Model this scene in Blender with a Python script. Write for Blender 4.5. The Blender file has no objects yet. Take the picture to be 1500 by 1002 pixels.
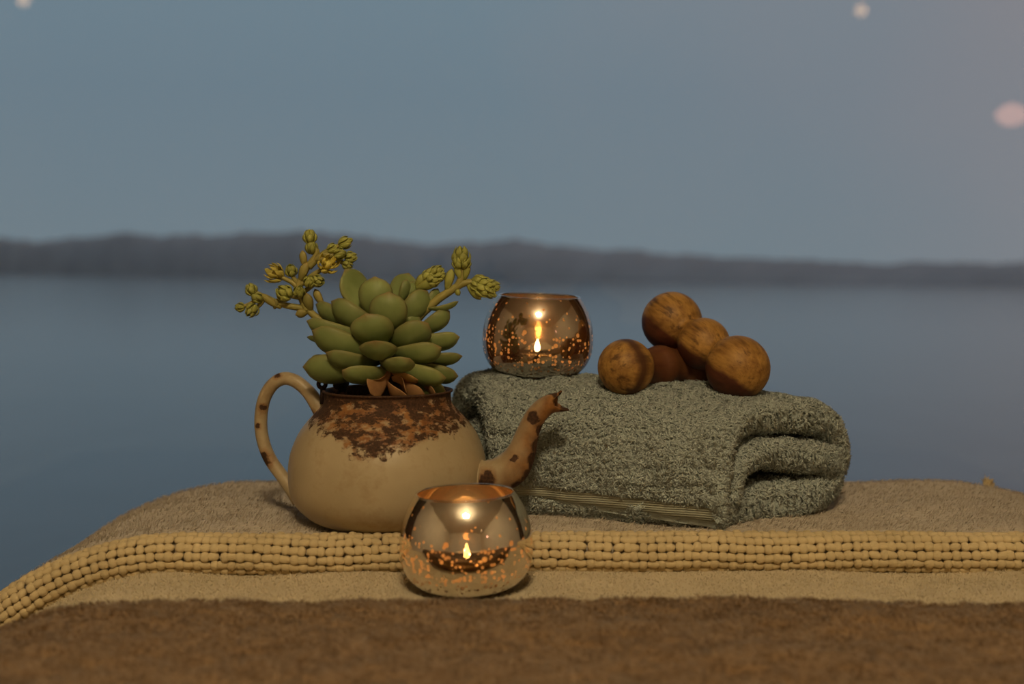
import bpy, math, random
import numpy as np
from mathutils import Vector, Matrix

rng = np.random.default_rng(7)
random.seed(7)
SC = bpy.context.scene
COL = SC.collection

# ------------------------------------------------------------------ camera
EYE = 0.966
cam_data = bpy.data.cameras.new('camera')
cam_data.sensor_width = 36.0
cam_data.lens = 43.2
cam_data.shift_y = -109.0 / 1500.0
cam_data.clip_start = 0.01
cam_data.clip_end = 20000.0
cam_data.dof.use_dof = True
cam_data.dof.focus_distance = 0.90
cam_data.dof.aperture_fstop = 4.6
cam = bpy.data.objects.new('camera', cam_data)
cam.location = (0.0, 0.0, EYE)
cam.rotation_euler = (math.radians(90), 0, 0)
COL.objects.link(cam)
SC.camera = cam

# ------------------------------------------------------------------ dusk sky
world = bpy.data.worlds.new('dusk_sky')
SC.world = world
world.use_nodes = True
wn, wl = world.node_tree.nodes, world.node_tree.links
wn.clear()
w_out = wn.new('ShaderNodeOutputWorld')
w_bg = wn.new('ShaderNodeBackground')
w_tc = wn.new('ShaderNodeTexCoord')
w_sep = wn.new('ShaderNodeSeparateXYZ')
w_ramp = wn.new('ShaderNodeValToRGB')
wl.new(w_tc.outputs['Generated'], w_sep.inputs[0])
wl.new(w_sep.outputs['Z'], w_ramp.inputs[0])
w_ramp.color_ramp.elements[0].position = 0.0
w_ramp.color_ramp.elements[0].color = (0.172, 0.222, 0.262, 1)
w_ramp.color_ramp.elements[1].position = 0.6
w_ramp.color_ramp.elements[1].color = (0.19, 0.26, 0.33, 1)
e = w_ramp.color_ramp.elements.new(0.14)
e.color = (0.155, 0.217, 0.272, 1)
e = w_ramp.color_ramp.elements.new(0.24)
e.color = (0.165, 0.236, 0.295, 1)
w_noise = wn.new('ShaderNodeTexNoise')
w_noise.inputs['Scale'].default_value = 3.2
w_noise.inputs['Detail'].default_value = 2.5
w_noise.inputs['Roughness'].default_value = 0.45
wl.new(w_tc.outputs['Generated'], w_noise.inputs['Vector'])
w_dot = wn.new('ShaderNodeVectorMath'); w_dot.operation = 'DOT_PRODUCT'      # afterglow lies to the right
w_dot.inputs[1].default_value = (0.80, 0.0, 0.75)
wl.new(w_tc.outputs['Generated'], w_dot.inputs[0])
w_n2 = wn.new('ShaderNodeMath'); w_n2.operation = 'MULTIPLY_ADD'
wl.new(w_noise.outputs['Fac'], w_n2.inputs[0]); w_n2.inputs[1].default_value = 0.7
wl.new(w_dot.outputs['Value'], w_n2.inputs[2])
w_cr = wn.new('ShaderNodeMapRange')
w_cr.inputs[1].default_value = 0.42
w_cr.inputs[2].default_value = 0.95
w_cr.inputs[3].default_value = 0.0
w_cr.inputs[4].default_value = 0.8
wl.new(w_n2.outputs[0], w_cr.inputs[0])
w_mix = wn.new('ShaderNodeMixRGB')
w_mix.inputs[2].default_value = (0.262, 0.243, 0.268, 1)
wl.new(w_cr.outputs[0], w_mix.inputs[0])
wl.new(w_ramp.outputs[0], w_mix.inputs[1])
wl.new(w_mix.outputs[0], w_bg.inputs['Color'])
w_bg.inputs['Strength'].default_value = 1.0
wl.new(w_bg.outputs[0], w_out.inputs[0])

# ------------------------------------------------------------------ exposure
SC.view_settings.view_transform = 'Standard'
SC.view_settings.look = 'None'
SC.view_settings.exposure = 0.0
SC.view_settings.gamma = 1.0
SC.view_settings.use_curve_mapping = False
SC.cycles.caustics_reflective = False
SC.cycles.caustics_refractive = False
SC.cycles.sample_clamp_indirect = 4.0
SC.cycles.max_bounces = 10
SC.cycles.transparent_max_bounces = 24

LAMP_L = 270.0        # radiance of the ceiling lamp's frosted globes
LAMP_COL = (1.0, 0.77, 0.45)

# ================================================================== helpers
def empty(name, loc=(0, 0, 0), rot=(0, 0, 0)):
    o = bpy.data.objects.new(name, None)
    o.empty_display_size = 0.02
    o.location = loc
    o.rotation_euler = rot
    COL.objects.link(o)
    return o

def tag(o, label=None, cat=None, group=None, kind=None):
    if label: o['label'] = label
    if cat: o['category'] = cat
    if group: o['group'] = group
    if kind: o['kind'] = kind
    return o

def link_mesh(name, me, parent=None):
    o = bpy.data.objects.new(name, me)
    COL.objects.link(o)
    if parent is not None: o.parent = parent
    return o

def mesh(name, V, F, mat=None, parent=None, smooth=True, mats=None, midx=None):
    me = bpy.data.meshes.new(name)
    me.from_pydata([tuple(map(float, v)) for v in V], [], [tuple(map(int, f)) for f in F])
    me.update()
    if mats:
        for m in mats: me.materials.append(m)
        me.polygons.foreach_set('material_index', np.asarray(midx, dtype=np.int32))
    elif mat: me.materials.append(mat)
    if smooth: me.polygons.foreach_set('use_smooth', np.ones(len(me.polygons), dtype=bool))
    return link_mesh(name, me, parent)

def mesh_np(name, V, F, mat=None, parent=None, smooth=True):
    """V (n,3) float, F (m,k) int with the same k everywhere."""
    V = np.asarray(V, dtype=np.float32); F = np.asarray(F, dtype=np.int32)
    me = bpy.data.meshes.new(name)
    m, k = F.shape
    me.vertices.add(len(V)); me.vertices.foreach_set('co', V.ravel())
    me.loops.add(m * k); me.loops.foreach_set('vertex_index', F.ravel())
    me.polygons.add(m)
    me.polygons.foreach_set('loop_start', np.arange(0, m * k, k, dtype=np.int32))
    me.polygons.foreach_set('loop_total', np.full(m, k, dtype=np.int32))
    me.update(calc_edges=True)
    if smooth: me.polygons.foreach_set('use_smooth', np.ones(m, dtype=bool))
    if mat: me.materials.append(mat)
    return link_mesh(name, me, parent)

class MB:
    def __init__(s): s.V = []; s.F = []
    def add(s, V, F):
        o = len(s.V)
        s.V += [tuple(map(float, v)) for v in V]; s.F += [tuple(int(i) + o for i in f) for f in F]
    def build(s, name, mat, parent=None, smooth=True): return mesh(name, s.V, s.F, mat, parent, smooth)

def box(x0, x1, y0, y1, z0, z1):
    V = [(x0, y0, z0), (x1, y0, z0), (x1, y1, z0), (x0, y1, z0), (x0, y0, z1), (x1, y0, z1), (x1, y1, z1), (x0, y1, z1)]
    F = [(0, 3, 2, 1), (4, 5, 6, 7), (0, 1, 5, 4), (1, 2, 6, 5), (2, 3, 7, 6), (3, 0, 4, 7)]
    return V, F

def lathe(prof, seg=64, closed=False):
    n = len(prof); V = []; F = []
    for (r, z) in prof:
        for j in range(seg):
            a = 2 * math.pi * j / seg
            V.append((r * math.cos(a), r * math.sin(a), z))
    for i in range(n - 1 if not closed else n):
        i2 = (i + 1) % n
        for j in range(seg):
            k = (j + 1) % seg
            F.append((i * seg + j, i * seg + k, i2 * seg + k, i2 * seg + j))
    return V, F

def catmull(P, n):
    P = np.asarray(P, dtype=float)
    Q = np.vstack([2 * P[0] - P[1], P, 2 * P[-1] - P[-2]])
    m = len(P) - 1
    out = []
    for t in np.linspace(0, m, n):
        i = min(int(t), m - 1); u = t - i
        a, b, c, d = Q[i], Q[i + 1], Q[i + 2], Q[i + 3]
        out.append(0.5 * ((2 * b) + (-a + c) * u + (2 * a - 5 * b + 4 * c - d) * u * u + (-a + 3 * b - 3 * c + d) * u ** 3))
    return np.array(out)

def tube(P, R, seg=12, caps=True, up=(0, 1, 0), flat=1.0):
    """tube along points P with radii R; flat scales the radius along the first side direction"""
    P = np.asarray(P, dtype=float); n = len(P); V = []; F = []
    T = np.gradient(P, axis=0); T /= np.linalg.norm(T, axis=1)[:, None] + 1e-12
    up = np.array(up, dtype=float)
    a = np.cross(T[0], up)
    if np.linalg.norm(a) < 1e-4: a = np.cross(T[0], (1, 0, 0.3))
    a /= np.linalg.norm(a)
    for i in range(n):
        a = a - T[i] * a.dot(T[i]); a /= np.linalg.norm(a)
        b = np.cross(T[i], a)
        for j in range(seg):
            w = 2 * math.pi * j / seg
            V.append(P[i] + R[i] * (flat * math.cos(w) * a + math.sin(w) * b))
    for i in range(n - 1):
        for j in range(seg):
            k = (j + 1) % seg
            F.append((i * seg + j, (i + 1) * seg + j, (i + 1) * seg + k, i * seg + k))
    if caps:
        V.append(P[0]); V.append(P[-1]); c0 = len(V) - 2
        for j in range(seg):
            k = (j + 1) % seg
            F.append((c0, j, k)); F.append((c0 + 1, (n - 1) * seg + k, (n - 1) * seg + j))
    return V, F

def ellipsoid(c, r, nu=10, nv=8):
    V = [(c[0], c[1], c[2] - r[2])]; F = []
    for i in range(1, nv):
        p = -math.pi / 2 + math.pi * i / nv
        for j in range(nu):
            a = 2 * math.pi * j / nu
            V.append((c[0] + r[0] * math.cos(p) * math.cos(a), c[1] + r[1] * math.cos(p) * math.sin(a), c[2] + r[2] * math.sin(p)))
    V.append((c[0], c[1], c[2] + r[2]))
    for j in range(nu): F.append((0, 1 + (j + 1) % nu, 1 + j))
    for i in range(nv - 2):
        for j in range(nu):
            k = (j + 1) % nu
            F.append((1 + i * nu + j, 1 + i * nu + k, 1 + (i + 1) * nu + k, 1 + (i + 1) * nu + j))
    b = 1 + (nv - 2) * nu; t = len(V) - 1
    for j in range(nu): F.append((b + j, b + (j + 1) % nu, t))
    return V, F

def grid_faces(nu, nv):
    i = np.arange(nu - 1)[:, None]; j = np.arange(nv - 1)[None, :]
    a = i * nv + j
    return np.stack([a, a + nv, a + nv + 1, a + 1], axis=-1).reshape(-1, 4)

def wob(x, y, s, seed=0, n=6):
    """smooth pseudo noise, roughly -1..1, wavelength about s"""
    r = np.random.default_rng(seed); o = 0
    for _ in range(n):
        a = r.uniform(0, 2 * math.pi); k = 2 * math.pi / s * r.uniform(0.6, 1.6)
        o = o + np.sin(k * (np.cos(a) * x + np.sin(a) * y) + r.uniform(0, 6.28))
    return o / math.sqrt(n) / 1.2

def strands(name, P, N, length, rad, mat, parent, lean=0.6, seed=1, leandir=None, sides=3, curl=0.6):
    """short tapered yarn ends standing on points P with normals N (one joined mesh)"""
    r = np.random.default_rng(seed); n = len(P)
    rnd = r.normal(size=(n, 3))
    if leandir is not None: rnd = 0.55 * rnd + leandir
    T = rnd - N * np.sum(rnd * N, axis=1)[:, None]; T /= np.linalg.norm(T, axis=1)[:, None] + 1e-9
    B = np.cross(N, T)
    L = (length * r.uniform(0.65, 1.25, n))[:, None]
    cu = r.uniform(-curl, curl, n)[:, None]
    ln = (lean * r.uniform(0.5, 1.4, n))[:, None]
    c0 = P - N * 0.0004
    c1 = P + N * L * 0.55 + T * L * ln * 0.35
    c2 = P + N * L * 0.85 + T * L * ln + B * L * cu * 0.7
    rr = (rad * r.uniform(0.7, 1.25, n))[:, None]
    cols = []
    for c, f in ((c0, 1.0), (c1, 1.0)):
        for j in range(sides):
            a = 2 * math.pi * j / sides
            if sides == 2: off = T * 0 + B * (1 if j else -1)
            else: off = T * math.cos(a) + B * math.sin(a)
            cols.append(c + off * rr * f)
    cols.append(c2)
    V = np.stack(cols, axis=1)                     # n, 2*sides+1, 3
    nvp = V.shape[1]
    tris = []
    for j in range(sides if sides > 2 else 1):
        k = (j + 1) % sides
        tris += [(j, k, sides + k), (j, sides + k, sides + j), (sides + j, sides + k, 2 * sides)]
    tris = np.array(tris)
    F = (np.arange(n) * nvp)[:, None, None] + tris[None]
    o = mesh_np(name, V.reshape(-1, 3), F.reshape(-1, 3), mat, parent, smooth=True)
    o['kind'] = 'stuff'
    return o

# ------------------------------------------------------------------ material helpers
class NT:
    def __init__(s, name):
        s.m = bpy.data.materials.new(name); s.m.use_nodes = True
        s.t = s.m.node_tree; s.t.nodes.clear()
        s.out = s.n('ShaderNodeOutputMaterial')
        s._co = None
    def n(s, typ, **kw):
        nd = s.t.nodes.new(typ)
        for k, v in kw.items(): setattr(nd, k, v)
        return nd
    def l(s, a, b): s.t.links.new(a, b)
    def val(s, sock, v):
        if isinstance(v, (int, float)): sock.default_value = v
        elif isinstance(v, (tuple, list)):
            sock.default_value = tuple(v) + ((1,) if len(v) == 3 and sock.type == 'RGBA' else ())
        else: s.l(v, sock)
    def co(s):
        if s._co is None: s._co = s.n('ShaderNodeTexCoord').outputs['Object']
        return s._co
    def mapping(s, scale=(1, 1, 1), loc=(0, 0, 0), rot=(0, 0, 0), vec=None):
        m = s.n('ShaderNodeMapping'); s.l(vec or s.co(), m.inputs[0])
        m.inputs['Scale'].default_value = scale; m.inputs['Location'].default_value = loc; m.inputs['Rotation'].default_value = rot
        return m.outputs[0]
    def noise(s, scale, detail=3, rough=0.5, vec=None, dist=0.0):
        nd = s.n('ShaderNodeTexNoise'); s.l(vec or s.co(), nd.inputs['Vector'])
        nd.inputs['Scale'].default_value = scale; nd.inputs['Detail'].default_value = detail
        nd.inputs['Roughness'].default_value = rough; nd.inputs['Distortion'].default_value = dist
        return nd.outputs['Fac']
    def voro(s, scale, vec=None, feature='F1', out='Distance', rnd=1.0):
        nd = s.n('ShaderNodeTexVoronoi', feature=feature); s.l(vec or s.co(), nd.inputs['Vector'])
        nd.inputs['Scale'].default_value = scale; nd.inputs['Randomness'].default_value = rnd
        return nd.outputs[out]
    def rng(s, v, a, b, c=0.0, d=1.0, smooth=False):
        nd = s.n('ShaderNodeMapRange'); s.val(nd.inputs[0], v)
        if smooth: nd.interpolation_type = 'SMOOTHSTEP'
        nd.inputs[1].default_value = a; nd.inputs[2].default_value = b
        nd.inputs[3].default_value = c; nd.inputs[4].default_value = d
        return nd.outputs[0]
    def math(s, op, a, b=None):
        nd = s.n('ShaderNodeMath', operation=op); s.val(nd.inputs[0], a)
        if b is not None: s.val(nd.inputs[1], b)
        return nd.outputs[0]
    def mix(s, f, a, b):
        nd = s.n('ShaderNodeMixRGB'); s.val(nd.inputs[0], f); s.val(nd.inputs[1], a); s.val(nd.inputs[2], b)
        return nd.outputs[0]
    def sep(s, vec=None):
        nd = s.n('ShaderNodeSeparateXYZ'); s.l(vec or s.co(), nd.inputs[0]); return nd.outputs
    def bump(s, h, strength=0.3, dist=0.001):
        nd = s.n('ShaderNodeBump'); s.l(h, nd.inputs['Height'])
        nd.inputs['Strength'].default_value = strength; nd.inputs['Distance'].default_value = dist
        return nd.outputs[0]
    def dist(s, p, scale=(1, 1, 1), vec=None):
        v = s.mapping(scale, tuple(-a * b for a, b in zip(p, scale)), vec=vec)
        nd = s.n('ShaderNodeVectorMath', operation='LENGTH'); s.l(v, nd.inputs[0])
        return nd.outputs['Value']
    def pbr(s, color, rough=0.6, metal=0.0, normal=None, spec=0.5, sheen=0.0, sss=0.0, finish=True, trans=0.0):
        b = s.n('ShaderNodeBsdfPrincipled')
        s.val(b.inputs['Base Color'], color); s.val(b.inputs['Roughness'], rough); s.val(b.inputs['Metallic'], metal)
        b.inputs['Specular IOR Level'].default_value = spec
        if sheen: b.inputs['Sheen Weight'].default_value = sheen
        if sss:
            b.inputs['Subsurface Weight'].default_value = sss
            b.inputs['Subsurface Radius'].default_value = (0.004, 0.003, 0.001)
        if normal is not None: s.l(normal, b.inputs['Normal'])
        if finish: s.l(b.outputs[0], s.out.inputs[0])
        return b.outputs[0]

def plain(name, color, rough=0.6, metal=0.0, var=0.12, scale=60, spec=0.5, bump=0.0):
    t = NT(name)
    f = t.noise(scale, 3)
    c2 = tuple(max(0, c * (1 - 2 * var)) for c in color)
    c = t.mix(t.rng(f, 0.3, 0.7), c2, color)
    nrm = t.bump(f, bump, 0.002) if bump else None
    t.pbr(c, rough, metal, nrm, spec)
    return t.m

def emissive(name, color, strength):
    t = NT(name)
    em = t.n('ShaderNodeEmission'); t.val(em.inputs[0], color); em.inputs[1].default_value = strength
    t.l(em.outputs[0], t.out.inputs[0])
    return t.m

M = {}
# -- room
M['wall'] = plain('plaster', (0.68, 0.61, 0.50), 0.9, var=0.04, scale=6, spec=0.2)
M['ceiling'] = plain('ceiling_paint', (0.76, 0.71, 0.62), 0.9, var=0.03, scale=5, spec=0.2)
t = NT('floor_boards')
g = t.noise(8, 4, vec=t.mapping((14, 1, 1)))
t.pbr(t.mix(t.rng(g, 0.3, 0.7), (0.10, 0.055, 0.03), (0.2, 0.12, 0.065)), 0.45, normal=t.bump(g, 0.2))
M['floor'] = t.m
M['frame'] = plain('window_frame_paint', (0.05, 0.045, 0.04), 0.5, var=0.1, scale=20)
t = NT('window_glass')
fr = t.n('ShaderNodeFresnel'); fr.inputs[0].default_value = 1.45
tr = t.n('ShaderNodeBsdfTransparent'); tr.inputs[0].default_value = (0.97, 0.985, 0.98, 1)
gl = t.n('ShaderNodeBsdfGlossy'); gl.inputs['Roughness'].default_value = 0.0
mx = t.n('ShaderNodeMixShader'); t.l(fr.outputs[0], mx.inputs[0]); t.l(tr.outputs[0], mx.inputs[1]); t.l(gl.outputs[0], mx.inputs[2])
t.l(mx.outputs[0], t.out.inputs[0])
M['glass'] = t.m

# ================================================================== the place outside
# lake
t = NT('lake_water')
n1 = t.noise(0.25, 5, 0.6, vec=t.mapping((1.0, 0.45, 1)))
n2 = t.noise(0.02, 3, 0.5, vec=t.mapping((0.6, 1.5, 1)))
t.pbr(t.mix(t.rng(n2, 0.35, 0.65), (0.105, 0.115, 0.115), (0.13, 0.14, 0.136)), 0.12, normal=t.bump(n1, 0.18, 0.5), spec=0.5)
M['water'] = t.m
WATER_Z = EYE - 9.0
o = mesh('lake', [(-9000, 6, WATER_Z), (9000, 6, WATER_Z), (9000, 9000, WATER_Z), (-9000, 9000, WATER_Z)], [(0, 1, 2, 3)], M['water'])
tag(o, 'calm grey-blue lake stretching behind the table to the far shore', 'water', kind='stuff')

# far shore: a long wooded headland coming nearer to the right
t = NT('wooded_shore')
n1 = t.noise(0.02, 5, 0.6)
t.pbr(t.mix(t.rng(n1, 0.3, 0.7), (0.345, 0.33, 0.335), (0.44, 0.42, 0.425)), 0.95, spec=0.0)  # woodland greyed: distance haze is painted into the base colour
M['shore'] = t.m
sky_x = [-2600, -2000, -1500, -1100, -700, -300, 0, 60, 170, 250, 330, 400, 480, 560, 620, 680, 740, 800, 850, 900, 1000, 1100, 1200, 1300, 1350, 1420, 1500, 1800, 2300]
sky_y = [372, 362, 368, 358, 352, 345, 349, 353, 343, 346, 343, 339, 341, 351, 358, 355, 351, 357, 366, 365, 373, 379, 382, 387, 383, 386, 385, 388, 396]
ns = 480
V = []
for i, p in enumerate(np.linspace(-2600, 2200, ns)):
    b = max(400 + 17 * p / 1500.0, 394.6)                      # bearing along a straight shoreline
    Yd = 9.0 / ((b - 392) / 1800.0)
    Xd = (p - 750) / 1800.0 * Yd
    k = 1.0 + 60.0 / Yd
    ridge = EYE - (np.interp(p, sky_x, sky_y) - 392) / 1800.0 * Yd * k
    hgt = ridge - WATER_Z
    for (f, dpt) in ((-0.05, 0.0), (0.35, 8.0), (0.8, 35.0), (1.0, 60.0), (0.7, 160.0), (-0.05, 300.0)):
        bumpy = (1 + 0.08 * wob(np.array(p), np.array(f * 40), 45.0, 5)) if 0 < f else 1.0
        kk = 1.0 + dpt / Yd
        V.append((Xd * kk, Yd * kk, WATER_Z + hgt * f * (bumpy if f < 1 else 1 + 0.6 * (bumpy - 1))))
o = mesh_np('far_shore', V, grid_faces(ns, 6), M['shore'])
tag(o, 'low dark wooded headland along the far side of the lake', 'hill', kind='structure')

# ================================================================== the room
RX, RY0, RY1, RZ = 2.25, -3.4, 1.50, 2.45
def struct(name, V, F, mat, label, cat):
    o = mesh(name, V, F, mat, smooth=False); return tag(o, label, cat, kind='structure')
struct('floor', *box(-RX, RX, RY0, RY1, -0.1, 0.0), M['floor'], 'dark timber floor of the treatment room', 'floor')
struct('ceiling', *box(-RX, RX, RY0, RY1, RZ, RZ + 0.1), M['ceiling'], 'cream painted ceiling above the massage table', 'ceiling')
struct('wall_left', *box(-RX - 0.1, -RX, RY0, RY1, 0, RZ), M['wall'], 'warm beige wall on the left of the room', 'wall')
struct('wall_right', *box(RX, RX + 0.1, RY0, RY1, 0, RZ), M['wall'], 'warm beige wall on the right of the room', 'wall')
struct('wall_back', *box(-RX, RX, RY0 - 0.1, RY0, 0, RZ), M['wall'], 'warm beige wall behind the camera', 'wall')
# glazed front of the room
win = empty('window_1', (0, RY1, 0))
tag(win, 'wide glazed window front looking out over the lake', 'window', kind='structure')
for (x0, x1) in ((-RX, -RX + 0.07), (-0.78 - 0.03, -0.78 + 0.03), (0.78 - 0.03, 0.78 + 0.03), (RX - 0.07, RX)):
    mesh('mullion', *box(x0, x1, 0.0, 0.08, 0.14, RZ - 0.08), M['frame'], win, smooth=False)
mesh('sill', *box(-RX, RX, -0.02, 0.10, 0.0, 0.14), M['frame'], win, smooth=False)
mesh('head_rail', *box(-RX, RX, 0.0, 0.08, RZ - 0.08, RZ), M['frame'], win, smooth=False)
for (x0, x1) in ((-RX + 0.07, -0.81), (-0.75, 0.75), (0.81, RX - 0.07)):
    mesh('pane', *box(x0, x1, 0.036, 0.042, 0.14, RZ - 0.08), M['glass'], win, smooth=False)

# ceiling lamp: five frosted globes on a brass plate
M['brass'] = plain('aged_brass', (0.45, 0.30, 0.12), 0.35, 1.0)
M['globe'] = emissive('lit_frosted_globe', LAMP_COL, LAMP_L)
lamp = empty('ceiling_lamp', (0.02, -0.80, RZ))
tag(lamp, 'brass ceiling lamp with five small lit globes, mirrored in the silvered bowls', 'lamp')
mesh('ceiling_plate', *lathe([(0.0, 0), (0.16, 0), (0.16, -0.012), (0.14, -0.025), (0.0, -0.03)], 40), M['brass'], lamp)
for k in range(5):
    a = 2 * math.pi * k / 5 + 0.3
    cx, cy = 0.125 * math.cos(a), 0.125 * math.sin(a)
    mb = MB(); mb.add(*tube([(cx, cy, -0.02), (cx, cy, -0.07)], [0.009, 0.012], 10)); mb.build('lamp_arm', M['brass'], lamp)
    mesh('globe', *ellipsoid((cx, cy, -0.105), (0.038, 0.038, 0.040), 16, 12), M['globe'], lamp)

# the three dim lamps whose mirror images hang in the window glass
M['dim_globe'] = emissive('dim_amber_globe', (1.0, 0.58, 0.28), 6.0)
M['pink_shade'] = emissive('lit_salmon_shade', (1.0, 0.46, 0.30), 5.0)
M['cord'] = plain('black_cord', (0.02, 0.02, 0.02), 0.6)
def pendant(loc, label):
    r = empty('pendant_lamp', loc); tag(r, label, 'lamp', 'small globe pendants')
    mesh('globe', *ellipsoid((0, 0, 0), (0.024, 0.024, 0.024), 16, 10), M['dim_globe'], r)
    mesh('cap', *lathe([(0.0, 0.05), (0.014, 0.048), (0.015, 0.018), (0.0, 0.018)], 16), M['brass'], r)
    mesh('cord', *tube([(0, 0, 0.045), (0, 0, RZ - loc[2])], [0.003, 0.003], 6), M['cord'], r)
pendant((1.30, -1.5, 1.925), 'small amber globe pendant reflected at top right of the window')
pendant((-1.82, -1.5, 1.962), 'small amber globe pendant reflected at top left of the window')
sc_ = empty('wall_sconce', (1.86, -1.5, 1.535))
tag(sc_, 'salmon pink wall lamp reflected at the right edge of the window', 'lamp')
mesh('shade', *ellipsoid((0, 0, 0), (0.056, 0.056, 0.042), 24, 14), M['pink_shade'], sc_)
mesh('bracket', *tube([(0.02, 0, -0.03), (0.12, 0, -0.06), (RX - 1.86, 0, -0.03)], [0.008] * 3, 8), M['brass'], sc_)

# ================================================================== the massage table and its covers
XI0, XI1, YI0, YI1, R0, Z0 = -0.225, 0.375, -0.55, 1.045, 0.200, 0.757
def drape(u, v, h):
    """point of a cloth lying h above the padded table, wrapped over its rounded sides"""
    u = np.asarray(u, dtype=float); v = np.asarray(v, dtype=float); h = np.asarray(h, dtype=float)
    u, v, h = np.broadcast_arrays(u, v, h)
    qx = np.clip(u, XI0, XI1); qy = np.clip(v, YI0, YI1)
    dx, dy = u - qx, v - qy
    r = np.sqrt(dx * dx + dy * dy); rs = np.where(r > 1e-9, r, 1)
    nx, ny = np.where(r > 1e-9, dx / rs, 0), np.where(r > 1e-9, dy / rs, 0)
    th = np.minimum(r / R0, math.pi / 2); ex = np.maximum(r - R0 * math.pi / 2, 0)
    rho = R0 * np.sin(th); z = Z0 - R0 * (1 - np.cos(th)) - ex
    N = np.stack([nx * np.sin(th), ny * np.sin(th), np.cos(th)], axis=-1)
    P = np.stack([qx + nx * rho, qy + ny * rho, z], axis=-1) + N * h[..., None]
    return P, N

M['leather'] = plain('cream_vinyl', (0.35, 0.3, 0.24), 0.5, var=0.05)
M['beech'] = plain('beech_wood', (0.42, 0.25, 0.12), 0.5, var=0.15, scale=15)
tab = empty('massage_table', (0, 0, 0))
tag(tab, 'padded massage table hidden beneath the blanket and brown throw', 'table')
U = np.linspace(-0.50, 0.66, 70); Vv = np.linspace(-0.83, 1.325, 90)
UU, VV = np.meshgrid(U, Vv, indexing='ij')
P, N = drape(UU, VV, -0.012)
b = MB(); b.add(P.reshape(-1, 3), grid_faces(70, 90)); b.build('padded_top', M['leather'], tab)
mesh('bed_frame', *box(-0.36, 0.52, -0.68, 1.18, 0.50, 0.60), M['beech'], tab, smooth=False)
for (x, y) in ((-0.30, -0.6), (0.46, -0.6), (-0.30, 1.1), (0.46, 1.1)):
    mesh('leg', *box(x - 0.03, x + 0.03, y - 0.03, y + 0.03, 0, 0.50), M['beech'], tab, smooth=False)

# cream sheet
t = NT('cream_terry')
n1 = t.noise(900, 2); n2 = t.noise(25, 3)
t.pbr(t.mix(t.rng(n2, 0.3, 0.7), (0.60, 0.50, 0.33), (0.70, 0.59, 0.40)), 0.95, normal=t.bump(n1, 0.6, 0.002), spec=0.1, sheen=0.2)
M['cream'] = t.m
sheet = empty('cream_sheet', (0, 0, 0))
tag(sheet, 'cream terry sheet showing as a pale strip between blanket and brown throw', 'sheet')
U = np.linspace(-0.72, 0.86, 200); Vv = np.linspace(-0.80, 1.02, 120)
UU, VV = np.meshgrid(U, Vv, indexing='ij')
hh = 0.0 + 0.0012 * wob(UU, VV, 0.12, 3)
P, N = drape(UU, VV, hh); P2, _ = drape(UU, VV, -0.008)
b = MB(); b.add(P.reshape(-1, 3), grid_faces(200, 120)); b.add(P2.reshape(-1, 3), grid_faces(200, 120)[:, ::-1])
b.build('cloth', M['cream'], sheet)
k = 22000
u = rng.uniform(-0.46, 0.48, k); v = rng.uniform(0.722, 0.85, k)
P, N = drape(u, v, 0.0012 * wob(u, v, 0.12, 3))
strands('pile', P, N, 0.0016, 0.00045, M['cream'], sheet, lean=0.7, seed=3)

# brown throw
t = NT('brown_fleece')
n1 = t.noise(14, 5, 0.6, vec=t.mapping((0.5, 1.6, 1))); n2 = t.noise(700, 2)
t.pbr(t.mix(t.rng(n1, 0.32, 0.68), (0.22, 0.128, 0.055), (0.285, 0.172, 0.078)), 0.95, normal=t.bump(n2, 0.5, 0.002), spec=0.1, sheen=0.3)
M['brown'] = t.m
throw = empty('brown_throw', (0, 0, 0))
tag(throw, 'soft brown fleece throw laid across the front of the table', 'throw')
def throw_edge(u): return 0.719 + 0.003 * np.sin(u * 9 + 1) - 0.010 * np.exp(-((u - 0.30) / 0.3) ** 2) * 0 + 0.0015 * wob(u, u * 0, 0.07, 8)
U = np.linspace(-0.74, 0.88, 220)
S = np.concatenate([np.linspace(0, 1, 110)])
prof = []
UU, SS = np.meshgrid(U, S, indexing='ij')
VE = throw_edge(UU)
VV = 0.490 + (VE - 0.490) * SS
edge = np.clip(np.minimum(VE - VV, VV - 0.490) / 0.010, 0, 1)
def throw_h(u, v): return 0.0150 + 0.0018 * wob(u * 0.7, v * 1.4, 0.10, 11) + 0.0008 * wob(u, v, 0.02, 12)
hh = throw_h(UU, VV) * np.sqrt(1 - (1 - edge) ** 2) + 0.0005
P, N = drape(UU, VV, hh); P2, _ = drape(UU, VV, 0.0003)
b = MB(); b.add(P.reshape(-1, 3), grid_faces(220, 110)); b.add(P2.reshape(-1, 3), grid_faces(220, 110)[:, ::-1])
b.build('cloth', M['brown'], throw)
k = 60000
u = rng.uniform(-0.46, 0.46, k); v = throw_edge(u) - 0.006 - 0.185 * rng.uniform(0, 1, k) ** 1.2
P, N = drape(u, v, throw_h(u, v))
ld = np.stack([0.6 * wob(u, v, 0.03, 21), 0.6 * wob(u, v, 0.03, 22), 0 * u], axis=-1)
strands('pile', P, N, 0.0022, 0.0005, M['brown'], throw, lean=1.5, seed=4, leandir=ld)

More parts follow.
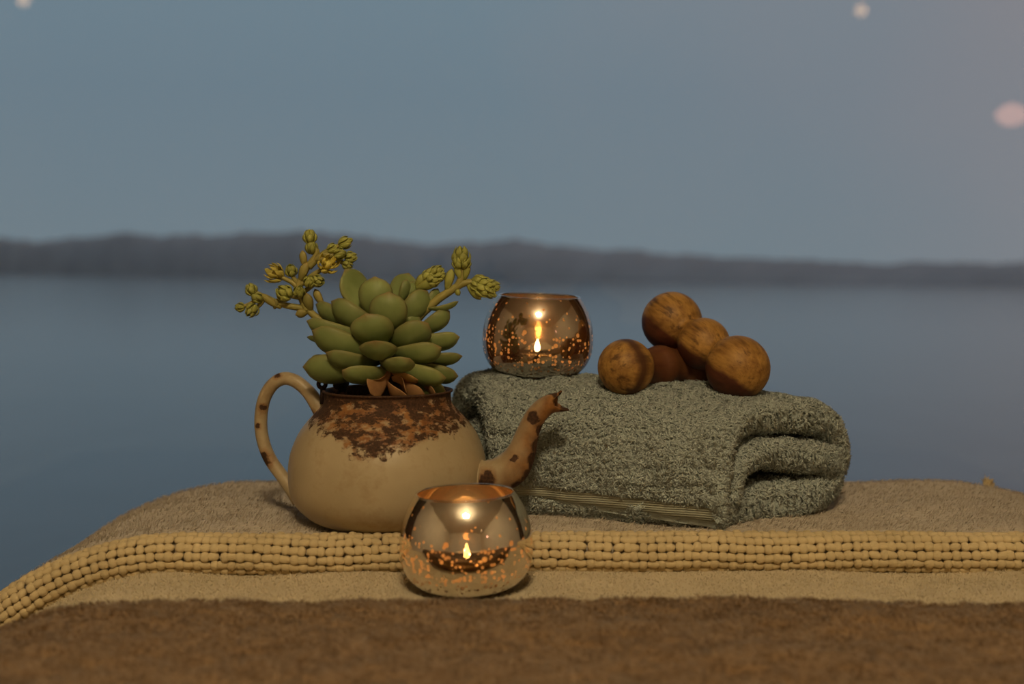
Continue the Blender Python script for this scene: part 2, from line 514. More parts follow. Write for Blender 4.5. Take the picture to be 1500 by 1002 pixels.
# woven blanket
t = NT('blanket_wool')
wv = t.n('ShaderNodeTexWave', bands_direction='Y'); t.l(t.co(), wv.inputs['Vector'])
wv.inputs['Scale'].default_value = 55; wv.inputs['Distortion'].default_value = 4; wv.inputs['Detail'].default_value = 3
n1 = t.noise(500, 3); n2 = t.noise(18, 3, vec=t.mapping((1, 2.5, 1)))
hgt = t.math('ADD', t.math('MULTIPLY', wv.outputs['Fac'], 0.4), n1)
t.pbr(t.mix(t.rng(n2, 0.3, 0.7), (0.48, 0.405, 0.315), (0.60, 0.515, 0.41)), 0.95, normal=t.bump(hgt, 0.6, 0.003), spec=0.1, sheen=0.3)
M['wool'] = t.m
t = NT('blanket_yarn')
n1 = t.noise(1200, 2, vec=t.mapping((0.4, 1, 1))); n2 = t.noise(30, 3)
t.pbr(t.mix(t.rng(n2, 0.3, 0.7), (0.53, 0.42, 0.24), (0.66, 0.53, 0.31)), 0.95, normal=t.bump(n1, 0.5, 0.001), spec=0.1, sheen=0.1)
M['yarn'] = t.m

POT = np.array([-0.0915, 0.905]); HB = 0.023
VF = 0.838                                                    # front line of the fold
def sm(a): a = np.clip(a, 0, 1); return a * a * (3 - 2 * a)
def fold_v(u): return VF + 0.004 * np.sin(u * 7.0 + 0.4) + 0.0015 * wob(u, u * 0, 0.09, 31) + 0.004 * sm((-0.1 - u) / 0.2)
def blanket_h(u, v):
    h = HB + 0.0016 * wob(u, v, 0.13, 33) + 0.0004 * wob(u, v, 0.018, 34)
    h = h - 0.0042 * sm((fold_v(u) + 0.030 - v) / 0.016)
    d = np.hypot(u - POT[0], v - POT[1])
    h = h - 0.0020 * sm((0.078 - d) / 0.03)
    return h
bl = empty('woven_blanket', (0, 0, 0))
tag(bl, 'folded cream wool blanket with chunky woven edge, under teapot and towel', 'blanket')
nu = 260
U = np.linspace(-0.74, 0.90, nu)
nt_, na, nb = 110, 14, 12
UU = np.repeat(U[:, None], nt_ + na + nb, axis=1)
VV = np.zeros_like(UU); HH = np.zeros_like(UU)
fv = fold_v(U)
rc = HB / 2 - 0.0042
for j in range(nt_):
    f = j / (nt_ - 1); VV[:, j] = 1.42 + (fv + HB / 2 - 1.42) * (1 - (1 - f) ** 1.3) if False else 1.42 + (fv + HB / 2 - 1.42) * f
HH[:, :nt_] = blanket_h(UU[:, :nt_], VV[:, :nt_])
for j in range(na):
    a = math.pi / 2 - math.pi * (j + 1) / na
    VV[:, nt_ + j] = fv + HB / 2 - rc * math.cos(a); HH[:, nt_ + j] = HB / 2 + rc * math.sin(a)
for j in range(nb):
    VV[:, nt_ + na + j] = fv + rc + (j + 1) / nb * 0.15; HH[:, nt_ + na + j] = 0.0018
P, N = drape(UU, VV, HH)
mesh_np('cloth', P.reshape(-1, 3), grid_faces(nu, nt_ + na + nb), M['wool'], bl)
# chunky weave round the fold: two sizes of stitch, one joined mesh
sV, sF = ellipsoid((0, 0, 0), (1, 1, 1), 10, 7)
sV = np.array(sV)
sV = np.sign(sV) * np.abs(sV) ** 0.93
quads = [f if len(f) == 4 else (f[0], f[1], f[2], f[2]) for f in sF]
tri = []
for f in sF:
    tri.append(f[:3])
    if len(f) == 4: tri.append((f[0], f[2], f[3]))
tri = np.array(tri)
allV, allF = [], []
rows, pitch, rowp = 9, 0.0061, 0.0059
ro = HB / 2 + 0.0005
off = 0
for j in range(rows):
    ang = math.radians(112) - j * rowp / ro          # from behind the crest to under the fold
    u = -0.52
    while u < 0.60:
        tall = (int(round(u / pitch)) + j) % 2 == 0
        jit = rng.normal(0, 0.00055, 3)
        wdt = pitch * (rng.uniform(0.70, 0.90) if not tall else rng.uniform(0.50, 0.64))
        uu = u + jit[0]; f0 = float(fold_v(np.array(uu)))
        a = ang + 0.10 * math.sin(uu * 23 + 1.0) + 0.05 * math.sin(uu * 61) + jit[1] * 20
        def q(du, da, dr):
            p, _ = drape(uu + du, f0 + ro - (ro + dr) * math.cos(a + da), HB / 2 + (ro + dr) * math.sin(a + da)); return p
        c = q(0, 0, 0.0003 if tall else -0.0002)
        ex = q(0.001, 0, 0) - q(-0.001, 0, 0); ex /= np.linalg.norm(ex)
        ey = q(0, 0.05, 0) - q(0, -0.05, 0); ey /= np.linalg.norm(ey)
        ez = np.cross(ex, ey)
        sx, sy, sz = wdt, rowp * (0.62 if tall else 0.50), 0.0026 * rng.uniform(0.85, 1.15)
        rot = rng.normal(0, 0.16)
        ex2 = ex * math.cos(rot) + ey * math.sin(rot); ey2 = -ex * math.sin(rot) + ey * math.cos(rot)
        allV.append(c + sV[:, :1] * sx * ex2 + sV[:, 1:2] * sy * ey2 + sV[:, 2:] * sz * ez)
        allF.append(tri + off); off += len(sV)
        u += pitch
o = mesh_np('woven_edge', np.concatenate(allV), np.concatenate(allF), M['yarn'], bl)
tag(o, 'chunky basket-woven fold of the blanket', kind='stuff')
k = 42000
u = rng.uniform(-0.50, 0.62, k); v = rng.uniform(VF + 0.022, 1.22, k)
P, N = drape(u, v, blanket_h(u, v))
ld = np.stack([1.0 + 0.3 * wob(u, v, 0.04, 21), 0.4 * wob(u, v, 0.03, 22), 0 * u], axis=-1)
strands('fuzz', P, N, 0.0030, 0.00028, M['wool'], bl, lean=1.3, seed=5, leandir=ld)
# the one loose tuft standing up at the far right edge
P, N = drape(np.array([0.413]), np.array([1.075]), np.array([HB]))
tp = np.repeat(P, 26, axis=0) + rng.normal(0, 0.0016, (26, 3)); tn = np.repeat(N, 26, axis=0) + rng.normal(0, 0.25, (26, 3)) + np.array([0.35, 0, 0])
tn /= np.linalg.norm(tn, axis=1)[:, None]
o = strands('loose_tuft', tp, tn, 0.0085, 0.0009, M['yarn'], bl, lean=0.5, seed=6)
del o['kind']
tag(o, 'loose yarn tuft')

# ================================================================== rolled towel
t = NT('towel_terry')
n1 = t.noise(260, 3); n2 = t.noise(28, 2)
c = t.mix(t.rng(n1, 0.25, 0.75), (0.345, 0.39, 0.365), (0.465, 0.515, 0.485))
t.pbr(c, 0.95, normal=t.bump(n1, 0.5, 0.002), spec=0.1, sheen=0.25)
M['terry'] = t.m
t = NT('towel_border')
wv = t.n('ShaderNodeTexWave', bands_direction='Z'); t.l(t.co(), wv.inputs['Vector'])
wv.inputs['Scale'].default_value = 190; wv.inputs['Distortion'].default_value = 0.4
t.pbr(t.mix(wv.outputs['Fac'], (0.32, 0.33, 0.26), (0.37, 0.38, 0.31)), 0.85, normal=t.bump(wv.outputs['Fac'], 0.5, 0.001), spec=0.2)
M['border'] = t.m

TZ = 0.7795
TO = np.array([0.149, 0.872, TZ]); TA = math.radians(18)
ES = np.array([math.cos(TA), -math.sin(TA), 0]); EA = np.array([math.sin(TA), math.cos(TA), 0]); EZ = np.array([0, 0, 1.0])
sp = np.array([  # a, z, thickness
    (0.0015, 0.012, 0.008), (0.0040, 0.044, 0.012), (0.0190, 0.0715, 0.020), (0.050, 0.0835, 0.0255), (0.085, 0.0815, 0.028),
    (0.112, 0.0665, 0.028), (0.122, 0.044, 0.027), (0.112, 0.0225, 0.026), (0.085, 0.0135, 0.026), (0.055, 0.0130, 0.0255),
    (0.016, 0.0118, 0.0235), (0.0085, 0.0225, 0.012), (0.0195, 0.041, 0.013), (0.042, 0.0515, 0.020), (0.065, 0.0490, 0.0235),
    (0.088, 0.0425, 0.0235), (0.103, 0.0395, 0.019)])
nc = 130
cl = catmull(sp, nc)
tt = np.linspace(0, 1, nc)
Tn = np.gradient(cl[:, :2], axis=0); Tn /= np.linalg.norm(Tn, axis=1)[:, None]
Ln = np.stack([-Tn[:, 1], Tn[:, 0]], axis=1)                   # outer side of the spiral
endt = np.minimum(np.sqrt(np.clip(1 - (1 - np.clip(tt / 0.022, 0, 1)) ** 2, 0.0, 1)), np.sqrt(np.clip(1 - (1 - np.clip((1 - tt) / 0.03, 0, 1)) ** 2, 0.0, 1)))
nr = 90
def towel_point(ci, side, sv):
    """ci index array, side +1 outer / -1 inner, sv in 0..1 along the roll (0 left end, 1 right end)"""
    ci = np.asarray(ci); sv = np.asarray(sv, dtype=float)
    a, z, th = cl[ci, 0], cl[ci, 1], cl[ci, 2] * endt[ci]
    sR = 0.002 + 0.67 * a - 0.006 * np.sin(a * 60) + np.where(ci > 86, 0.004, 0)
    sL = -0.172 - 0.66 * a
    s = sL + (sR - sL) * sv
    dR, dL = sR - s, s - sL
    rb = 0.013
    e = np.sqrt(np.clip(1 - (1 - np.clip(np.minimum(dR, dL) / rb, 0, 1)) ** 2, 0.02, 1))
    off = side * th * 0.5 * (0.25 + 0.75 * e)
    lump = 0.0012 * wob(s * 1.0 + a, ci * 0.004 + side, 0.05, 41) + 0.0006 * wob(s, ci * 0.004 + side, 0.015, 42)
    aa = a + Ln[ci, 0] * (off + side * lump); zz = z + Ln[ci, 1] * (off + side * lump)
    zz = np.maximum(zz, 0.0005)
    zs = 1.035 - 0.075 * sm(sv) * np.clip(zz / 0.09, 0, 1)        # a little lower towards the near end
    zz = zz * zs
    zz = zz * (1 - 0.085 * sm((sv - 0.70) / 0.30) * np.clip(zz / 0.09, 0, 1) * np.clip(aa / 0.06, 0, 1))
    flap = np.clip(1 - ci / 14.0, 0, 1)
    zz = zz + flap * np.interp(s, [-0.18, -0.145, 0.0], [0.001, 0.0, -0.0115])
    # the near end droops on its upper back corner
    return TO + s[..., None] * ES + aa[..., None] * EA + zz[..., None] * EZ
svs = np.concatenate([np.linspace(0, 0.06, 9)[:-1], np.linspace(0.06, 0.93, nr - 22), np.linspace(0.93, 1, 15)[1:]])
nr = len(svs)
CI, SV = np.meshgrid(np.arange(nc), svs, indexing='ij')
PL = towel_point(CI, 1.0, SV); PR = towel_point(CI, -1.0, SV)
Vt = np.concatenate([PL.reshape(-1, 3), PR.reshape(-1, 3)])
gf = grid_faces(nc, nr); off = nc * nr
Ft = [gf, gf[:, ::-1] + off]
i = np.arange(nc - 1)
for jj in (0, nr - 1):
    q = np.stack([i * nr + jj, (i + 1) * nr + jj, (i + 1) * nr + jj + off, i * nr + jj + off], axis=1)
    Ft.append(q if jj else q[:, ::-1])
towel = empty('rolled_towel', (TO[0], TO[1], TZ))
tag(towel, 'thick sage green terry towel rolled up behind the teapot', 'towel')
Tloc = np.array([TO[0], TO[1], TZ])
mesh_np('roll', Vt - Tloc, np.concatenate(Ft), M['terry'], towel)
# pile
def towel_pile(ci, sv, side):
    d = 1e-3
    p = towel_point(ci, side, sv)
    c2 = np.clip(ci + 1, 0, nc - 1); c1 = np.clip(ci - 1, 0, nc - 1)
    pu = towel_point(c2, side, sv) - towel_point(c1, side, sv)
    pv = towel_point(ci, side, np.clip(sv + 0.004, 0, 1)) - towel_point(ci, side, np.clip(sv - 0.004, 0, 1))
    n = np.cross(pv, pu) * side
    n /= np.linalg.norm(n, axis=1)[:, None] + 1e-12
    # interpolate inside the cell
    f = rng.uniform(-0.5, 0.5, len(ci))[:, None]
    return p + pu * f * 0.5, n
iband = 4
pts, nrm = [], []
k = 66000
ci = rng.integers(iband, 62, k); sv = rng.uniform(0, 1, k); a_, b_ = towel_pile(ci, sv, 1.0); pts.append(a_); nrm.append(b_)
k = 14000                                                        # bottom layer peeping out under the border
ci = rng.integers(70, 86, k); sv = rng.uniform(0.0, 1, k); a_, b_ = towel_pile(ci, sv, 1.0); pts.append(a_); nrm.append(b_)
k = 24000                                                       # puffy layers at the near end
ci = rng.integers(iband, nc, k); sv = 1 - 0.14 * rng.uniform(0, 1, k) ** 1.5
sd = np.where(rng.uniform(size=k) < 0.5, 1.0, -1.0)
for s_ in (1.0, -1.0):
    m_ = sd == s_
    a_, b_ = towel_pile(ci[m_], sv[m_], s_); pts.append(a_); nrm.append(b_)
k = 9000                                                        # the very ends of the layers
ci = rng.integers(6, nc - 2, k); w_ = rng.uniform(-1, 1, k)
a0 = towel_point(ci, 1.0, np.ones(k)); a1 = towel_point(ci, -1.0, np.ones(k))
p_ = a0 + (a1 - a0) * (w_[:, None] * 0.5 + 0.5)
pts.append(p_); nrm.append(np.repeat((ES * 0.9 - EA * 0.35)[None], k, axis=0))
k = 4000
ci = rng.integers(6, nc - 2, k); w_ = rng.uniform(-1, 1, k)
a0 = towel_point(ci, 1.0, np.zeros(k)); a1 = towel_point(ci, -1.0, np.zeros(k))
pts.append(a0 + (a1 - a0) * (w_[:, None] * 0.5 + 0.5)); nrm.append(np.repeat((-ES)[None], k, axis=0))
k = 900                                                         # end of the bordered flap
ci = rng.integers(0, iband + 1, k); sv = rng.uniform(0.965, 1, k); a_, b_ = towel_pile(ci, sv, 1.0); pts.append(a_); nrm.append(b_)
for s_ in (1.0, -1.0):                                          # layers at the far end
    k = 5000
    ci = rng.integers(iband, nc, k); sv = 0.13 * rng.uniform(0, 1, k); a_, b_ = towel_pile(ci, sv, s_); pts.append(a_); nrm.append(b_)
pts = np.concatenate(pts); nrm = np.concatenate(nrm)
q1 = pts @ ES; q2 = pts @ EZ + pts @ EA
ld = np.stack([wob(q1, q2, 0.0065, 51), wob(q1, q2, 0.0065, 52), wob(q1, q2, 0.0065, 53) - 0.3], axis=-1) * 1.5
strands('pile', pts - Tloc, nrm, 0.0035, 0.00078, M['terry'], towel, lean=1.1, seed=8, leandir=ld)
# flat border band on the free end
bi = np.arange(1, iband); bs = np.linspace(0.02, 0.97, 60)
BI, BS = np.meshgrid(bi, bs, indexing='ij')
PB = towel_point(BI, 1.0, BS) - EA * 0.0012
PB2 = PB + EA * 0.002
Vb = np.concatenate([PB.reshape(-1, 3), PB2.reshape(-1, 3)]) - Tloc
gb = grid_faces(len(bi), len(bs)); ob = len(bi) * len(bs)
fb = [gb, gb[:, ::-1] + ob]
j = np.arange(len(bs) - 1)
for r_ in (0, len(bi) - 1):
    fb.append(np.stack([r_ * len(bs) + j, r_ * len(bs) + j + 1, r_ * len(bs) + j + 1 + ob, r_ * len(bs) + j + ob], axis=1))
o = mesh_np('border_band', Vb, np.concatenate(fb), M['border'], towel)
o['label'] = 'flat ribbed border band of the towel'

# ================================================================== teapot
SPX = 0.000503                                                   # plant and pot drawn on a half-millimetre grid
POTZ = 0.7785
def enamel(name, blobs, rim=False, amber=None, dirt=0.6):
    t = NT(name)
    co = t.co()
    warp = t.n('ShaderNodeTexNoise'); t.l(co, warp.inputs['Vector']); warp.inputs['Scale'].default_value = 110; warp.inputs['Detail'].default_value = 4
    wv = t.n('ShaderNodeVectorMath', operation='MULTIPLY_ADD')
    t.l(warp.outputs['Color'], wv.inputs[0]); wv.inputs[1].default_value = (0.012, 0.012, 0.012); t.l(co, wv.inputs[2])
    sub = t.n('ShaderNodeVectorMath', operation='SUBTRACT'); t.l(wv.outputs[0], sub.inputs[0]); sub.inputs[1].default_value = (0.006, 0.006, 0.006)
    wc = sub.outputs[0]
    n_big = t.noise(22, 3); n_mid = t.noise(140, 4, 0.6); n_fine = t.noise(600, 3)
    base = t.mix(t.rng(n_big, 0.3, 0.7), (0.37, 0.295, 0.18), (0.46, 0.375, 0.24))
    # small chips and faint stains
    sp_ = t.math('MULTIPLY', t.rng(t.voro(60), 0.045, 0.02), t.rng(t.noise(35, 1), 0.5, 0.56))
    base = t.mix(t.rng(t.noise(45, 4, 0.7), 0.50 if dirt < 0.7 else 0.38, 0.75, 0, dirt), base, (0.26, 0.17, 0.08))
    stain = None; dark = None
    for (p, r, s) in blobs:
        d = t.dist(p, (1, s[0], s[1]) if s else (1, 1, 1), wc)
        m = t.rng(d, r, r * 0.75)
        h = t.rng(d, r * 1.7, r * 0.8, 0, 0.8)
        dark = m if dark is None else t.math('MAXIMUM', dark, m)
        stain = h if stain is None else t.math('MAXIMUM', stain, h)
    if rim:
        x, y, z = t.sep(wc)[:3]
        x0 = t.sep()[0]
        g1 = t.math('MULTIPLY', t.math('ADD', x0, -0.014), 1 / 0.034)
        drop = t.math('MULTIPLY', t.math('POWER', 2.718, t.math('MULTIPLY', t.math('MULTIPLY', g1, g1), -1.0)), 0.019)
        lvl = t.math('ADD', z, drop)                    # rust reaches lower in the middle
        nz = t.noise(170, 5, 0.65, vec=t.mapping((1, 1, 0.75)))
        lvl2 = t.math('ADD', lvl, t.math('MULTIPLY', t.math('ADD', nz, -0.5), 0.032))
        stain_r = t.math('MULTIPLY', t.rng(lvl2, 0.0755, 0.082), t.rng(t.noise(150, 4, 0.6, vec=t.mapping((1, 1, 1.6), (1, 5, 2))), 0.36, 0.5, 0.25, 1.0))
        nd_ = t.noise(100, 6, 0.72, vec=t.mapping((1, 1, 2.0), (3, 1, 2)))
        nd_ = t.math('ADD', nd_, t.rng(z, 0.070, 0.096, 0.0, 0.06))
        dark_r = t.math('MULTIPLY', t.rng(nd_, 0.47, 0.53), t.rng(lvl2, 0.0745, 0.0775))
        top = t.rng(t.math('ADD', z, t.math('MULTIPLY', n_mid, 0.006)), 0.0950, 0.0985)
        dark_r = t.math('MAXIMUM', dark_r, top)
        dark = dark_r if dark is None else t.math('MAXIMUM', dark, dark_r)
        stain = stain_r if stain is None else t.math('MAXIMUM', stain, stain_r)
        # a few small specks down the belly
    dark = t.math('MAXIMUM', dark, t.math('MULTIPLY', sp_, 0.8)) if dark is not None else sp_
    if amber is not None:
        p0, ax, a0, a1 = amber                          # streak of amber rust towards one side
        v = t.n('ShaderNodeVectorMath', operation='DOT_PRODUCT'); t.l(wc, v.inputs[0]); v.inputs[1].default_value = ax
        st = t.rng(t.math('ADD', v.outputs['Value'], t.math('MULTIPLY', t.math('ADD', t.noise(90, 4, vec=t.mapping((1, 1, 0.4))), -0.5), 0.02)), a0, a1)
        stain = st if stain is None else t.math('MAXIMUM', stain, st)
    rust = t.mix(t.rng(n_mid, 0.35, 0.7), (0.15, 0.055, 0.014), (0.31, 0.145, 0.045))
    c = t.mix(stain, base, rust) if stain is not None else base
    c = t.mix(dark, c, t.mix(t.rng(n_fine, 0.3, 0.7), (0.020, 0.009, 0.005), (0.075, 0.032, 0.014)))
    ro = t.rng(dark, 0, 1, 0.38, 0.8)
    hgt = t.math('SUBTRACT', t.math('MULTIPLY', n_fine, 0.25), dark)
    t.pbr(c, ro, normal=t.bump(hgt, 0.35, 0.0008), spec=0.35)
    return t.m
pot = empty('enamel_teapot', (POT[0], POT[1], POTZ), (0, 0, math.radians(-13)))
tag(pot, 'old cream enamel teapot with rusted rim and broken spout', 'teapot')
CS = math.cos(math.radians(13))
prof_px = [(0, 0), (62, 0), (88, 1.5), (104, 6), (116, 13), (128, 24), (136.5, 36), (141.5, 49), (143.5, 62), (144, 76), (143.5, 90), (141, 106), (136, 121), (128.5, 137), (118, 152), (107.5, 164), (98, 174), (93.5, 180), (92.5, 186), (92.5, 194), (93, 197), (95.5, 198), (95.5, 200), (92, 200.5), (89.5, 198), (89.5, 180), (96, 170), (112, 154), (126, 134), (136, 108), (139, 76), (134, 45), (112, 16), (80, 6), (0, 6)]
pr = [(r * SPX, z * SPX * 0.97) for r, z in prof_px]
pc = catmull([(r, z, 0) for r, z in pr[:18]], 60)
pr2 = [(max(a[0], 0), max(a[1], 0)) for a in pc] + pr[18:]
M['enamel'] = enamel('rusty_enamel_body', [((-0.040, -0.030, 0.087), 0.010, (1, 1.3))], rim=True)
mesh('body', *lathe(pr2, 96), M['enamel'], pot)
def L(px, py): return ((px - 568) * SPX / CS, 0.0, (767 - py) * SPX)
# handle
hp = [L(474, 622), L(463, 601), L(448, 580), L(428, 564), L(409, 560), L(391, 570), L(378, 592), L(373, 622), L(376, 652), L(387, 680), L(404, 703), L(421, 724), L(434, 742)]
hc = catmull(hp, 60)
hr = np.interp(np.linspace(0, 1, 60), [0, 0.05, 0.2, 0.5, 0.85, 1], [0.0068, 0.0062, 0.0050, 0.0049, 0.0048, 0.0060])
hd = lambda px, py: L(px, py)
M['enamel_handle'] = enamel('rusty_enamel_handle', [((hd(381, 677)[0], -0.004, hd(381, 677)[2]), 0.0042, None), ((hd(385, 683)[0], -0.004, hd(385, 683)[2]), 0.004, None), ((hd(372, 632)[0], -0.005, hd(372, 632)[2]), 0.0028, None), ((hd(380, 605)[0], -0.005, hd(380, 605)[2]), 0.0026, None), ((hd(400, 556)[0], -0.003, hd(400, 556)[2]), 0.003, None), ((hd(459, 609)[0], -0.006, hd(459, 609)[2]), 0.003, None)], dirt=0.95)
mesh('handle', *tube(hc, hr, 16, up=(0, 1, 0)), M['enamel_handle'], pot)
# spout with a broken, jagged mouth
spx = [L(672, 702), L(700, 696), L(727, 692), L(749, 681), L(763, 659), L(771, 634), L(780, 612), L(791, 597), L(804, 588), L(817, 585)]
spr = [22, 22, 24, 25.5, 21, 17, 15.2, 14.6, 13.6, 14.0]
sc_n = 48
scn = catmull([p + (r * SPX,) for p, r in zip(spx, spr)], sc_n)
sV_, sF_ = tube(scn[:, :3], scn[:, 3], 24, caps=False, up=(0, 1, 0), flat=1.0)
sV_ = np.array(sV_)
Tdir = scn[-1, :3] - scn[-3, :3]; Tdir /= np.linalg.norm(Tdir)
for jv in range(24):
    w = 2 * math.pi * jv / 24
    p = sV_[(sc_n - 1) * 24 + jv]; rel = (p - scn[-1, :3])
    hgt_ = rel[2] / (14 * SPX)                                      # +1 top, -1 bottom
    ext = 0.0030 * max(0, hgt_ - 0.45) / 0.55 + 0.0065 * max(0, -hgt_ - 0.55) / 0.45 - 0.0035 * math.exp(-((hgt_ - 0.1) / 0.45) ** 2) + 0.0010 * math.sin(jv * 2.4)
    sV_[(sc_n - 1) * 24 + jv] += Tdir * ext + np.array([0, 0, 0.002 * max(0, hgt_ - 0.3)])
    sV_[(sc_n - 2) * 24 + jv] += Tdir * ext * 0.5
inner = []
for i_ in range(sc_n - 1, sc_n - 14, -1):
    cpt = scn[i_, :3]
    ring = sV_[i_ * 24:(i_ + 1) * 24]
    inner.append(cpt + (ring - cpt) * 0.84)
iv = np.concatenate(inner); base_i = len(sV_)
F2 = list(sF_)
for j in range(24):
    k2 = (j + 1) % 24
    F2.append(((sc_n - 1) * 24 + j, base_i + j, base_i + k2, (sc_n - 1) * 24 + k2))
for i_ in range(len(inner) - 1):
    for j in range(24):
        k2 = (j + 1) % 24
        F2.append((base_i + i_ * 24 + j, base_i + (i_ + 1) * 24 + j, base_i + (i_ + 1) * 24 + k2, base_i + i_ * 24 + k2))
def LF(px, py, y=-0.011): p = L(px, py); return (p[0], y, p[2])
M['enamel_spout'] = enamel('rusty_enamel_spout', [(LF(716, 698), 0.0062, None), (LF(723, 690), 0.0045, None), (LF(784, 606, -0.007), 0.0050, None), (LF(760, 664, -0.010), 0.0030, None), (LF(766, 708, -0.004), 0.0095, None), (LF(777, 694, -0.002), 0.0095, None), (LF(784, 668, -0.002), 0.0085, None), (LF(787, 647, -0.002), 0.0072, None), (LF(792, 627, -0.001), 0.0058, None), (LF(812, 576, 0), 0.0055, None), (LF(822, 586, 0), 0.0075, None), (LF(826, 597, 0), 0.006, None)], amber=(None, (0.94, 0.0, -0.34), 0.064, 0.086), dirt=0.8)
mesh('spout', np.concatenate([sV_, iv]), F2, M['enamel_spout'], pot)
# collar seam where the spout meets the body
cv = L(706, 696)
o_ = tube([(cv[0] + 0.0005 * 0 + 0.0, 0.0245 * SPX * 0 + 0.0121 * math.cos(a) , cv[2] + 0.0118 * math.sin(a)) for a in np.linspace(0, 2 * math.pi, 33)], [0.0010] * 33, 6, caps=False)
mesh('spout_seam', *o_, M['enamel'], pot)
# rusted hinge of the lost lid
M['rust_iron'] = plain('rusted_iron', (0.035, 0.016, 0.010), 0.7, 0.3, var=0.3, scale=300)
hx = L(476, 565)
mb = MB()
mb.add(*tube([(hx[0] + 0.0028 * math.cos(a), -0.010, hx[2] + 0.0028 * math.sin(a)) for a in np.linspace(-1.2, 4.6, 16)], [0.0017] * 16, 8))
mb.add(*tube([(hx[0] + 0.0006, -0.010, hx[2] - 0.002), (hx[0] + 0.0012, -0.010, hx[2] - 0.0145)], [0.0021, 0.0030], 8))
mb.add(*tube([(hx[0] + 0.0012, -0.010, hx[2] - 0.008), (hx[0] + 0.0075, -0.010, hx[2] - 0.0085)], [0.0032, 0.003], 8))
mb.build('hinge', M['rust_iron'], pot)
kx = L(496, 566)
mb = MB(); mb.add(*tube([(kx[0], -0.006, kx[2]), (kx[0], 0.010, kx[2])], [0.0036, 0.0036], 12)); mb.add(*tube([(kx[0], 0.002, kx[2]), (kx[0] + 0.001, 0.002, kx[2] - 0.006)], [0.003, 0.003], 8))
mb.build('hinge_barrel', M['rust_iron'], pot)

M['soil'] = plain('dark_soil', (0.030, 0.020, 0.012), 1.0, var=0.3, scale=300, bump=0.6)
so = mesh('potting_soil', *ellipsoid((0, 0, 0), (0.0435, 0.0435, 0.006), 28, 8), M['soil'])
so.location = (POT[0], POT[1], POTZ + 0.083)
tag(so, 'dark potting soil filling the mouth of the rusty teapot', 'soil', kind='stuff')

# ================================================================== succulent
def leaf_mat(name, c1, c2, edge, rough=0.5):
    t = NT(name)
    n1 = t.noise(60, 3); n2 = t.noise(400, 2)
    inf = t.n('ShaderNodeObjectInfo')
    c = t.mix(t.rng(n1, 0.3, 0.7), c1, c2)
    hs = t.n('ShaderNodeHueSaturation'); t.l(c, hs.inputs['Color'])
    t.l(t.rng(inf.outputs['Random'], 0, 1, 0.86, 1.16), hs.inputs['Value'])
    lw = t.n('ShaderNodeAttribute'); lw.attribute_name = 'edge'
    c = t.mix(t.math('MULTIPLY', lw.outputs['Fac'], 0.55), hs.outputs[0], edge)
    t.pbr(c, rough, normal=t.bump(n2, 0.08, 0.0005), spec=0.3, sss=0.0)
    return t.m
M['leaf'] = leaf_mat('succulent_leaf', (0.140, 0.180, 0.058), (0.205, 0.250, 0.088), (0.24, 0.12, 0.05))
M['dry'] = leaf_mat('dry_leaf', (0.26, 0.135, 0.055), (0.46, 0.25, 0.11), (0.22, 0.11, 0.045), 0.7)
M['turning'] = leaf_mat('turning_leaf', (0.26, 0.19, 0.05), (0.40, 0.22, 0.07), (0.36, 0.14, 0.05))
M['stem'] = leaf_mat('flower_stem', (0.22, 0.20, 0.055), (0.30, 0.25, 0.075), (0.3, 0.16, 0.05))
M['bud'] = leaf_mat('flower_bud', (0.24, 0.26, 0.06), (0.34, 0.34, 0.085), (0.38, 0.28, 0.06))
M['petal'] = leaf_mat('open_flower', (0.46, 0.40, 0.07), (0.62, 0.52, 0.13), (0.5, 0.30, 0.07))
M['trunk'] = plain('succulent_trunk', (0.10, 0.065, 0.035), 0.9, var=0.3, scale=150)

